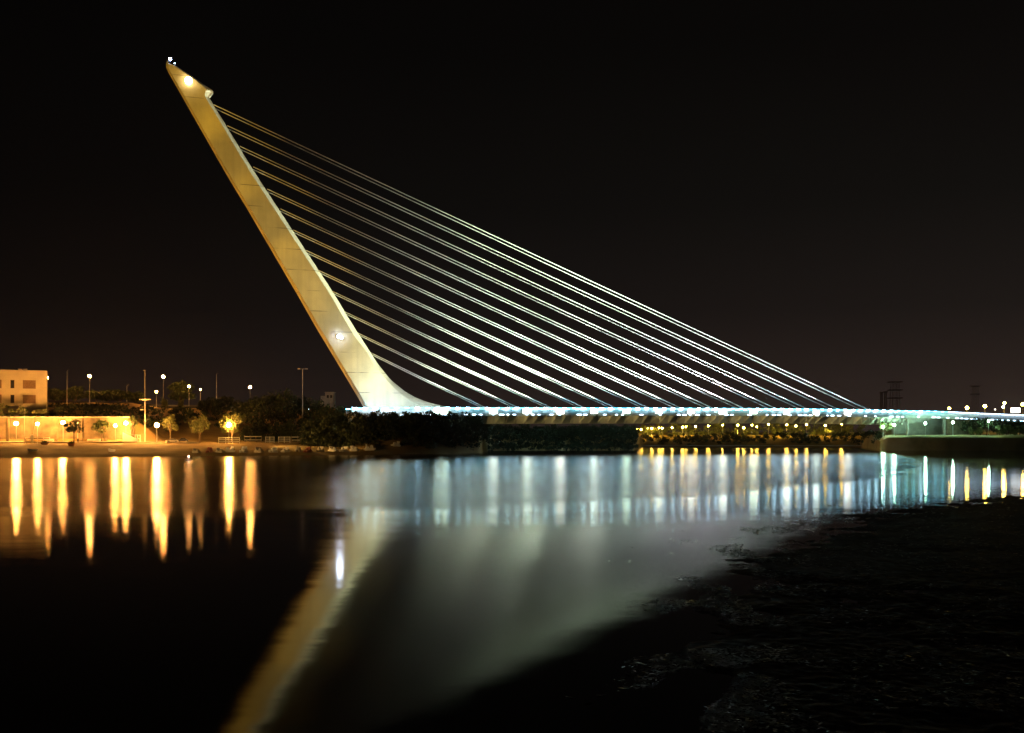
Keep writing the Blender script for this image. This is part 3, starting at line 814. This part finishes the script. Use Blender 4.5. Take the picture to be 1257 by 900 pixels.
def planter(px, s, label):
    b = on_ground(px, shore(px)+s); t = thing('planter', label, 'planter', b)
    m_ = MB(); m_.tube([(0,0,-.2),(0,0,.75),(0,0,.8)], [.8,1.15,1.25], 14); m_.build('pot', M['pot'], t)
    m_ = MB(); leaf_quads(m_, (0,0,1.0), (.9,.9,.45), 160, .16, random.Random(3)); m_.build('foliage', M['leaf'], t)
planter(54.5, 24, 'round earthen planter on the lawn below the white railing')
planter(87.5, 22, 'round earthen planter at the foot of the small tree')

def person(px, s):
    b = on_ground(px, shore(px)+s); b.z += .03
    t = thing('person', 'person in dark clothes standing on the path beside the small tree', 'person', b, .5)
    V = [(0,0,.95),(0,0,1.15),(0,0,1.38),(0,0,1.5),(0,-.01,1.62),(0,-.01,1.72),
         (.1,0,.9),(.11,-.01,.5),(.12,0,.08),(.12,-.14,.04),(-.1,0,.9),(-.11,.03,.5),(-.13,.05,.08),(-.13,-.09,.04),
         (.19,0,1.4),(.25,.02,1.12),(.25,-.07,.88),(.25,-.09,.8),(-.19,0,1.4),(-.25,.02,1.12),(-.24,-.07,.88),(-.24,-.09,.8)]
    E = [(0,1),(1,2),(2,3),(3,4),(4,5),(0,6),(6,7),(7,8),(8,9),(0,10),(10,11),(11,12),(12,13),(2,14),(14,15),(15,16),(16,17),(2,18),(18,19),(19,20),(20,21)]
    R = [.14,.13,.15,.06,.1,.09,.1,.07,.05,.045,.1,.07,.05,.045,.065,.05,.04,.035,.065,.05,.04,.035]
    me = bpy.data.meshes.new('body'); me.from_pydata(V, E, []); o = bpy.data.objects.new('body', me); COL.objects.link(o); o.parent = t
    sk = o.modifiers.new('skin', 'SKIN')
    for i, d in enumerate(me.skin_vertices[0].data): d.radius = (R[i], R[i]*.85); d.use_root = (i == 0)
    o.modifiers.new('sub', 'SUBSURF').levels = 1
    me.materials.append(M['cloth'])
    m_ = MB(); m_.ball((0,.02,1.71), .115, 10, 6); m_.build('hair', M['hair'], t)
    m_ = MB(); m_.ball((0,-.06,1.665), .085, 10, 8, sz=1.25); m_.tube([(0,-.13,1.68),(0,-.165,1.65)], [.015,.02], 6); m_.build('face', M['skin'], t)
person(95.8, 31)

def car(px, s, rot, paint, label):
    b = on_ground(px, shore(px)+s); b.z += .05; t = thing('parked_car', label, 'car', b, rot)
    body = [(-2.0,.35),(-2.05,.75),(-1.95,.95),(-1.0,1.0),(1.35,1.02),(2.0,.92),(2.05,.6),(2.0,.35)]
    m_ = MB(); m_.loft([[(x,-.8,z) for x,z in body],[(x,-.86,z) for x,z in body] ,[(x,.86,z) for x,z in body],[(x,.8,z) for x,z in body]]); m_.build('body', M[paint], t)
    cab = [(-1.0,1.0),(-.45,1.48),(.9,1.5),(1.5,1.02)]
    m_ = MB(); m_.loft([[(x,-.78+.12*(z-1)*2,z) for x,z in cab],[(x,.78-.12*(z-1)*2,z) for x,z in cab]]); co = m_.build('cabin', M['glass'], t)
    m_ = MB(); m_.box((-.45,-.62,1.46),(.9,.62,1.53)); m_.build('roof', M[paint], t)
    for x in (-1.25,1.25):
        for y in (-.87,.87):
            m_ = MB(); m_.tube([(x,y-.1,.33),(x,y+.1,.33)], .33, 14); w_ = m_.build('wheel', M['tyre'], t)
            m_ = MB(); m_.tube([(x,y-.105,.33),(x,y+.105,.33)], .18, 10); m_.build('rim', M['pole'], w_)
    for y in (-.6,.6):
        m_ = MB(); m_.box((-2.07,y-.16,.68),(-1.98,y+.16,.84)); m_.build('headlight', M['plastic'], t)
car(211, 36, .5, 'carpaint', 'pale car parked on the grass beside the brightest lamp')
car(224, 40, .3, 'carpaint_dark', 'dark car parked behind the pale car on the bank')

def pedal_boat(label, m='plastic'):
    t = thing('pedal_boat', label, 'pedal boat', (0,0,0), 0, 'pedal boats pulled up along the shore')
    for y in (-.55,.55):
        m_ = MB(); m_.loft([[(-1.5,y-.18,.35),(-1.5,y+.18,.35),(-1.5,y+.18,.55),(-1.5,y-.18,.55)],[(-1.1,y-.28,.02),(-1.1,y+.28,.02),(-1.1,y+.28,.62),(-1.1,y-.28,.62)],
                         [(1.1,y-.28,.02),(1.1,y+.28,.02),(1.1,y+.28,.62),(1.1,y-.28,.62)],[(1.6,y-.1,.35),(1.6,y+.1,.35),(1.6,y+.1,.65),(1.6,y-.1,.65)]]); m_.build('hull', M[m], t)
    m_ = MB(); m_.box((-1.0,-.84,.6),(1.0,.84,.74)); m_.build('deck', M[m], t)
    for y in (-.42,.42):
        m_ = MB(); pr = [(-.9,.745),(-.1,.745),(-.1,1.0),(-.5,1.05),(-.75,1.7),(-.95,1.7)]
        m_.loft([[(x,y-.34,z) for x,z in pr],[(x,y+.34,z) for x,z in pr]]); m_.build('seat', M[m], t)
    m_ = MB(); m_.tube([(.55,-.3,1.0),(.55,.3,1.0)], .42, 12); m_.build('paddle_housing', M[m], t)
    return t
pb1 = pedal_boat('pale pedal boat drawn up in the row along the shore'); pb2 = pedal_boat('dull weathered pedal boat drawn up in the row along the shore', 'plastic_dull'); pb3 = pedal_boat('faded red pedal boat drawn up in the row along the shore', 'red')
protos = {'p':pb1,'d':pb2,'r':pb3}; used = set()
for i, (px, kd, sc) in enumerate(((241,'d',.9),(257,'r',1),(270,'d',1),(281.5,'p',1.15),(299,'p',1.15),(318,'d',1.1),(335.5,'p',1.15),(350.5,'p',1.0),(366,'d',1.05),(377.5,'r',1.05),(393,'d',1.05),(409,'p',1.1),(422,'p',1.1),(435,'p',1.1),(453.5,'p',1.35),(486,'p',1.1))):
    o = protos[kd] if kd not in used else copy_tree(protos[kd]); used.add(kd)
    s = random.uniform(3.2, 5.5); Y = shore(px)+s; b = on_ground(px, Y); o.location = (b.x, b.y, b.z-.05); o.rotation_euler = (0,random.uniform(-.08,.08),random.uniform(-2.6,-.4)); o.scale = (sc,)*3
    if px == 453.5: o['label'] = 'largest pale pedal boat, at the end of the row toward the pylon'; o.rotation_euler.z = .2
    if px == 486: o['label'] = 'lone pale pedal boat apart from the row, under the pylon foot'
    if px == 241: o['label'] = 'dull pedal boat at the lawn end of the row'
    if px == 257: o['label'] = 'faded red pedal boat near the lawn end of the row'
    if px == 377.5: o['label'] = 'faded red pedal boat in the middle of the row'

def row_boat(px, s, label, rot):
    b = on_ground(px, shore(px)+s); t = thing('rowing_boat', label, 'boat', b, rot)
    m_ = MB(); rg = []
    for x, w, zb, zt_ in ((-2.1,.45,.15,.75),(-1.2,.75,.02,.7),(0,.85,0,.68),(1.2,.68,.03,.75),(2.0,.3,.2,.92),(2.5,.04,.55,1.05)):
        rg.append([(x,-w,zt_),(x,-w*.7,zb+.1),(x,0,zb),(x,w*.7,zb+.1),(x,w,zt_),(x,w*.86,zt_),(x,w*.6,zb+.22),(x,0,zb+.15),(x,-w*.6,zb+.22),(x,-w*.86,zt_)])
    m_.loft(rg); m_.build('hull', M['plastic'], t)
    for x in (-1.1,.4):
        m_ = MB(); m_.box((x-.14,-.66,.45),(x+.14,.66,.5)); m_.build('seat', M['wood'], t)
row_boat(40, 9, 'white rowing boat beached below the white railing', 2.6)
row_boat(137, 7.5, 'white rowing boat beached below the lit end wall', 2.3)
def buoy():
    Y = 262.0; p = at(231.6, 565, Y); t = thing('buoy', 'small pink-lit buoy floating off the lawn', 'buoy', (p.x, Y, 0))
    m_ = MB(); m_.tube([(0,0,-.3),(0,0,.25),(0,0,.5)], [.9,.95,.4], 14); m_.build('float', M['plastic'], t)
    m_ = MB(); m_.tube([(0,0,.5),(0,0,.9)], .06, 6); m_.build('stem', M['pole'], t)
    m_ = MB(); m_.ball((0,0,1.05), .2, 8, 6); m_.build('lamp', G['buoy'], t)
buoy()

def far_block():
    Y = 480; p0, p1 = at(399,495,Y), at(409.5,482,Y); t = thing('small_building', 'small pale grey building over the dark trees by the pylon', 'building', (p0.x,Y,p0.z-8))
    W, H = p1.x-p0.x, p1.z-p0.z+8
    m_ = MB(); m_.box((0,0,0),(W,5,H)); m_.build('wall', M['concrete'], t)
    m_ = MB(); m_.box((-2.2,.4,0),(-.02,4,H-1.6)); m_.build('annex', M['concrete'], t)
    m_ = MB(); m_.box((-.15,-.15,H),(W+.15,5.15,H+.3)); m_.build('roof', M['trim'], t)
    for q in (.2,.6):
        m_ = MB(); m_.box((W*q,-.04,H-2.6),(W*q+1,.02,H-1.2)); m_.build('window', M['glass'], t)
far_block()

def jetty():
    t = thing('jetty', 'long low pale jetty along the far waterline under the bridge', 'jetty', at(920, 548, 557))
    o = t.location; m_ = MB(); rg = []
    for px in range(785, 1062, 12):
        A = lambda Y, z: Vector(((px-CX)*Y/F, Y, z))-o
        rg.append([A(556,.75),A(556,1.15),A(559,1.15),A(559,.75)])
    m_.loft(rg); m_.build('walkway', M['concrete'], t)
    for px in range(790, 1060, 18):
        q = MB(); c = Vector(((px-CX)*557.5/F, 557.5, 0))-o; q.tube([(c.x,c.y,-1.5-o.z),(c.x,c.y,.74-o.z)], .16, 8); q.build('pile', M['wood'], t)
jetty()

def lattice_tower(px, top, Y, w, label, arms=3):
    b = Vector(((px-CX)*Y/F, Y, 19)); H = CAMZ+(HY-top)*Y/F-19; t = thing('lattice_tower', label, 'tower', b)
    m_ = MB()
    for sx in (-1,1):
        for sy in (-1,1):
            m_.tube([(sx*w/2,sy*w/2,-1),(sx*w*.36,sy*w*.36,H)], .2, 5)
    n = 9
    for i in range(n):
        z0, z1 = H*i/n, H*(i+1)/n; f0, f1 = w/2*(1-.28*i/n), w/2*(1-.28*(i+1)/n)
        for sy in (-1,1):
            m_.tube([(-f0,sy*f0,z0),(f1,sy*f1,z1)], .1, 4); m_.tube([(f0,sy*f0,z0),(-f1,sy*f1,z1)], .1, 4)
    m_.build('frame', M['tower'], t)
    for k_ in range(arms):
        m_ = MB(); z = H*(1-.2*k_); m_.box((-w*.75,-w*.5,z-.5),(w*.75,w*.5,z+.3)); m_.build('platform', M['tower'], t)
lattice_tower(1098.5, 469, 900, 7.5, 'dim tower with stacked platforms against the night sky beyond the cables')
lattice_tower(1087, 481, 900, 2.2, 'thin dim tower beside the stacked platform tower, further from the cables', 1)
lattice_tower(1082, 482, 920, 2.0, 'thin dim tower beside the stacked platform tower, nearer the cables', 1)
lattice_tower(1197, 474, 1300, 7, 'faint distant lattice pylon above the amber lamps', 2)

# ------------------------------------------------------------------ trees
tree(90.5, shore(90)+25, 515, 7.0, 'small flat-crowned tree beside the standing person', 'leaf_unlit', .45, seed=1, n=900, size=.3)
tree(125, shore(125)+41, 514.5, 6.4, 'leafy green tree against the lit wall left of its lamp', 'leaf', .3, seed=2, n=1300, size=.3)
tree(209, shore(209)+42, 508, 7.5, 'spiky yellow-lit tree behind the brightest lamp', 'leaf_lit', .35, seed=3, n=1300, size=.3)
tree(245, shore(245)+38, 508, 7.6, 'dim round tree on a thin trunk on the bank', 'leaf_lit', .3, seed=4, n=1400, size=.3)
tree(285, shore(285)+37, 501, 9.6, 'glowing round tree lit by the lamp in front of it', 'leaf_lit', .22, seed=5, n=2200, size=.34)
tree(222, shore(222)+122, 468, 14, 'dim broad round tree behind the small street lamp', 'leaf', .2, seed=6, n=1800, size=.6)
tree(163, shore(163)+40, 510, 3.2, 'little tree at the corner of the lit wall', 'leaf', .4, seed=8, n=600, size=.25)
shrub(202, shore(202)+101, 486, 4.5, 'bright yellow-lit bush under the lit street lamp', 'leaf_lit', seed=1)
shrub(221.5, shore(221)+101, 488.5, 3.0, 'small yellow-lit bush just beyond the bright bush', 'leaf_lit', seed=2)
for i,(px,s,top,w,lf) in enumerate(((66,110,477,8,'leaf'),(78,118,479,9,'leaf'),(93,112,474,9,'leaf'),(118,112,477,11,'leaf'),(133,118,479,10,'leaf'),(148,112,477,11,'leaf'),(163,115,480,10,'leaf'))):
    tree(px, shore(px)+s, top, w, 'dim green tree on the embankment between the cream building and the tall mast', lf, .15, 'dim trees on the embankment', seed=20+i, n=900, size=.5)
for i,(px,s,top,w) in enumerate(((318,60,486,12),(334,70,480,15),(350,62,478,14),(362,80,482,13),(385,66,488,14),(402,60,493,13),(420,50,497,12),(300,75,489,12),(258,85,488,11),(275,90,486,11))):
    tree(px, shore(px)+s, top, w, 'dark unlit tree on the bank between the glowing tree and the pylon', 'leaf_unlit', .1, 'dark trees before the pylon', seed=40+i, n=1100, size=.55)
mass('undergrowth', 'brown hedge and undergrowth along the embankment above the lit wall', [(58,49,497),(120,49,496),(165,50,497),(200,52,498),(240,60,500),(300,58,503),(330,60,505)], 45, 'leaf_unlit', 14000, .42, 'undergrowth', 3)
mass('ivy', 'ivy tumbling over the wall in front of the cream building', [(-40,47.2,492),(0,47.2,494),(20,47.5,498),(57,47.5,500)], 5, 'leaf_lit', 4200, .28, 'ivy', 4)
mass('shrubbery', 'dark shrubbery along the shore at the foot of the pylon', [(372,22,517),(395,16,511),(415,13,508),(440,9,506.5),(470,7,506),(500,5,505.5),(530,4,506),(560,3,507),(585,2.5,509),(597,2,514)], 12, 'leaf_unlit', 62000, .42, 'shrubbery', 5)
mass('low_bushes', 'dark low bushes behind the pale railings of the shore', [(298,46,522),(330,46,518),(360,42,516),(400,38,512)], 8, 'leaf_unlit', 14000, .4, 'bushes', 15)
mass('far_shrubbery', 'dark shrubbery on the bank behind the bridge', [(596,.4,520),(650,.5,521),(700,.5,522),(781,.5,521)], 14, 'leaf_unlit', 36000, .42, 'shrubbery', 6)
mass('scrub', 'dark scrub hanging over the waterline behind the bridge', [(598,.1,541),(650,.1,542),(700,.1,541),(782,.1,543)], 2.5, 'leaf_unlit', 12000, .36, 'scrub', 16)
mass('reeds', 'dark belt of reeds and bushes along the far waterline', [(787,2,533),(830,2,533),(870,3,531),(900,4,529),(930,4,533),(960,4,528),(1000,4,533),(1030,4,530),(1062,2,526),(1076,2,527),(1083,1,530)], 9, 'leaf_unlit', 16000, .42, 'reeds', 7)
mass('far_woods', 'lit band of trees on the far bank below the bridge deck', [(783,30,520),(830,30,519),(880,34,518),(940,34,517),(1000,34,517),(1060,34,519)], 16, 'leaf_lit', 16000, .5, 'woods', 8)
for i,(px,s,top,w,lf,lab) in enumerate(((790,24,524,7,'leaf_lit','lit tree at the start of the amber lamps under the deck'),(800,26,523,7,'leaf_lit','second lit tree under the deck, close to paired amber lamps'),
      (1017,22,525,6,'leaf_lit','forked lit tree beside the last amber lamps under the deck'),(1086,10.5,518,8,'leaf_lit','round green-lit tree at the end of the bridge'),)):
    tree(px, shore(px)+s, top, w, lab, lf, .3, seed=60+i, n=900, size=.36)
for i,(px,s,top,w,lf) in enumerate(((1188,14,514,6,'leaf_unlit'),(1199,15,513,7,'leaf_unlit'),(1211,14,513,7,'leaf_unlit'),(1224,14,515,6,'leaf_unlit'),(1238,15,515,7,'leaf_unlit'),(1252,14,516,7,'leaf_unlit'),(1266,15,515,7,'leaf_unlit'))):
    tree(px, shore(px)+s, top, w, 'dark tree behind the pale bushes under the sloping railing', lf, .15, 'dark trees on the right bank', seed=80+i, n=1000, size=.45)
for i,(px,s,top,w) in enumerate(((1192,9.5,523,3.4),(1203,9.5,524,4),(1227,9.5,522,4.4),(1236,10,521,5),(1246,10,522,5),(1257,9.5,522,5))):
    shrub(px, shore(px)+s, top, w, 'pale green-lit bush on the right bank beside the white-green lamps', 'leaf_lit', 'pale bushes on the right bank', seed=90+i, n=900)

# thin night haze over the river, in which the lamps glow
hz_ = MB(); hz_.box((-3600,-80,-5.5),(3600,3000,175))
hm = bpy.data.materials.new('night_haze'); hm.use_nodes = True; hm.node_tree.nodes.clear()
pv = hm.node_tree.nodes.new('ShaderNodeVolumePrincipled'); pv.inputs['Color'].default_value = (.9,.93,.95,1); pv.inputs['Density'].default_value = .00003; pv.inputs['Anisotropy'].default_value = .8
ho_ = hm.node_tree.nodes.new('ShaderNodeOutputMaterial'); hm.node_tree.links.new(pv.outputs[0], ho_.inputs['Volume'])
tag(hz_.build('haze', hm), 'thin night haze glowing round the lamps over the river', 'haze', kind='stuff')

# ------------------------------------------------------------------ camera, world, lights
cam = bpy.data.cameras.new('camera'); co = bpy.data.objects.new('camera', cam); COL.objects.link(co)
co.location = (0,0,CAMZ); co.rotation_euler = (math.radians(90),0,0)
cam.sensor_width = 36; cam.lens = 35; cam.shift_y = 85/1257; cam.clip_end = 9000; cam.clip_start = .5
scene.camera = co

w = bpy.data.worlds.new('World'); scene.world = w; w.use_nodes = True
nt = w.node_tree; bg = nt.nodes['Background']
sky = nt.nodes.new('ShaderNodeTexSky'); sky.sky_type = 'NISHITA'; sky.sun_disc = False
sky.sun_elevation = math.radians(28); sky.sun_rotation = math.radians(200)
bg.inputs['Strength'].default_value = .00006
nt.links.new(sky.outputs[0], bg.inputs['Color'])
tc = nt.nodes.new('ShaderNodeTexCoord'); sep = nt.nodes.new('ShaderNodeSeparateXYZ'); nt.links.new(tc.outputs['Generated'], sep.inputs[0])
rp = nt.nodes.new('ShaderNodeValToRGB'); cr = rp.color_ramp
cr.elements[0].position = 0; cr.elements[0].color = (.022,.0140,.0115,1)
cr.elements[1].position = 1; cr.elements[1].color = (.0014,.0011,.0009,1)
for p_, c_ in ((.05,(.015,.0096,.0080)),(.12,(.0072,.0050,.0043)),(.22,(.0034,.0026,.0022)),(.36,(.0019,.0015,.0012))):
    e = cr.elements.new(p_); e.color = (*c_,1)
nt.links.new(sep.outputs['Z'], rp.inputs['Fac'])
mr = nt.nodes.new('ShaderNodeMapRange'); mr.inputs['From Min'].default_value = -.5; mr.inputs['From Max'].default_value = .45; mr.inputs['To Min'].default_value = .5; mr.inputs['To Max'].default_value = 1.5
nt.links.new(sep.outputs['X'], mr.inputs['Value'])
bg2 = nt.nodes.new('ShaderNodeBackground'); nt.links.new(rp.outputs[0], bg2.inputs['Color']); nt.links.new(mr.outputs[0], bg2.inputs['Strength'])
ad = nt.nodes.new('ShaderNodeAddShader'); nt.links.new(bg.outputs[0], ad.inputs[0]); nt.links.new(bg2.outputs[0], ad.inputs[1])
nt.links.new(ad.outputs[0], nt.nodes['World Output'].inputs['Surface'])

ml = bpy.data.lights.new('moon', 'SUN'); ml.energy = .004; ml.angle = math.radians(.5); ml.color = (.8,.88,1)
mo = bpy.data.objects.new('moon', ml); COL.objects.link(mo); mo.rotation_euler = (math.radians(62),0,math.radians(-20))

def spot(name, loc, target, power, col, angle, blend=.5, r=.3):
    l = bpy.data.lights.new(name, 'SPOT'); l.energy = power; l.color = col; l.spot_size = math.radians(angle); l.spot_blend = blend; l.shadow_soft_size = r
    o = bpy.data.objects.new(name, l); COL.objects.link(o); o.location = loc
    o.rotation_euler = (Vector(target)-Vector(loc)).to_track_quat('-Z','Y').to_euler()
def bw(u, y, z):   # bridge-local -> world
    p = P0 + D*u + AWAY*y; return Vector((p.x, p.y, z))
# orange floodlights on the near left bank washing the pylon
src = Vector((-112,150,9))
for tx, ty, pw_, an in ((240,115,1.1e6,9.5),(285,190,.78e6,9.5),(330,265,.8e6,9.5),(375,340,1.05e6,9.5),(420,420,.6e6,10)):
    p = unproj(tx-4, ty, 3); spot('pylon_floodlight_orange', src, bw(p.x,p.y,p.z), pw_, (1,.55,.03), an, .9, .5)
# white floodlights close to the pylon foot
for u, y, tx, ty, pw_, c_, an in ((14,-26,425,430,50e3,(.93,1,.62),60),(2,-24,470,480,16e3,(.8,.92,1),80),(24,-20,505,486,12e3,(.82,.95,1),80)):
    p = unproj(tx, ty, 4); spot('pylon_floodlight_white', bw(u,y,17.5), bw(p.x,p.y,p.z), pw_, c_, an, .9, .5)
# cable floodlights on the deck, one by each anchor, shining up along the stays
tint = [(.95,1,1),(.9,.97,1),(1,.93,1),(.86,.97,1),(1,.95,1),(.95,.93,1),(.9,1,.95),(.80,1,.80),(.78,1,.78),(.86,1,.74),(.80,1,.72),(.88,1,.70),(.88,1,.70)]
for i, a in enumerate(anchors):
    spot('cable_light', bw(a.x+8, -7.4, a.z+2.2), bw(a.x-60, -1, a.z+50), (40e3 if i < 4 else 110e3), tint[i], 62, .9, .3)
# added fill spots, unseen beyond the right edge, evening out the fan of stays
for az, half, pw_, c_ in ((26,17,6.5e6,(.76,1,.80)),(36.5,11.5,15e6,(.76,1,.62))):
    el = math.radians(17); r_ = math.radians(az)
    spot('stay_fill', Vector((235,140,9)), Vector((235-100*math.sin(r_), 140+100*math.cos(r_), 9+100*math.tan(el))), pw_, c_, half*2, .7, .5)
# extra spots added at the pylon foot and deck edge to brighten nearer stays
spot('cable_light', bw(20,-22,18.5), bw(75,-1,85), 30e3, (.88,1,.78), 70, .8, .4)
spot('cable_light', bw(20,-22,18.5), bw(48,-1,88), 60e3, (.95,1,.84), 58, .8, .4)
spot('cable_light', bw(95,-7.5,deck_z(95)+1), bw(45,-1,105), 150e3, (.92,1,.82), 60, .8, .4)
for u, tu, tz, pw_ in ((48,-8,72,330e3),(72,-4,100,420e3),(30,-2,62,150e3)):
    spot('cable_light', bw(u,-7.6,deck_z(u)+1), bw(tu,-2,tz), pw_, (.86,1,.72), 58, .9, .4)
# added yellow fill spots below the deck edge, raking along its ribs
u_ = unproj(592,512,EDGEV).x
while u_ < ABUT-20:
    spot('rib_fill', bw(u_,-9.5,deck_z(u_)-7.5), bw(u_+30,-4,deck_z(u_+30)-4.4), 1500, (1,.72,.24), 110, .8, .3)
    u_ += 12
# amber fill spots added low among the far trees to light their foliage
for px in (800, 850, 905, 960, 1015):
    b = on_ground(px, 577); spot('wood_fill', b+Vector((0,0,2.5)), b+Vector((4,22,6)), 9500, (1,.66,.08), 130, .9, .3)
# added sodium-coloured fill, out of view at near left, for boats and opposite shore
spot('bank_fill', Vector((-185,150,8)), on_ground(250, shore(250)+6), 6.5e5, (1,.55,.15), 26, .9, .4)
# sodium-coloured fill added beside the glowing tree to brighten the pedal boats
b = on_ground(292, shore(292)+24); c_ = on_ground(430, shore(430)+4)
spot('shore_fill', b+Vector((0,0,7)), c_+Vector((0,0,1)), 60e3, (1,.55,.14), 50, .9, .4)

# ------------------------------------------------------------------ render settings
scene.render.engine = 'CYCLES'
scene.cycles.use_denoising = True
try: scene.cycles.denoiser = 'OPENIMAGEDENOISE'
except Exception: pass
scene.cycles.max_bounces = 4; scene.cycles.diffuse_bounces = 2; scene.cycles.glossy_bounces = 3
scene.cycles.sample_clamp_indirect = 0
scene.cycles.use_light_tree = True
scene.view_settings.view_transform = 'Standard'; scene.view_settings.look = 'None'
scene.view_settings.exposure = 0; scene.view_settings.gamma = 1; scene.view_settings.use_curve_mapping = False
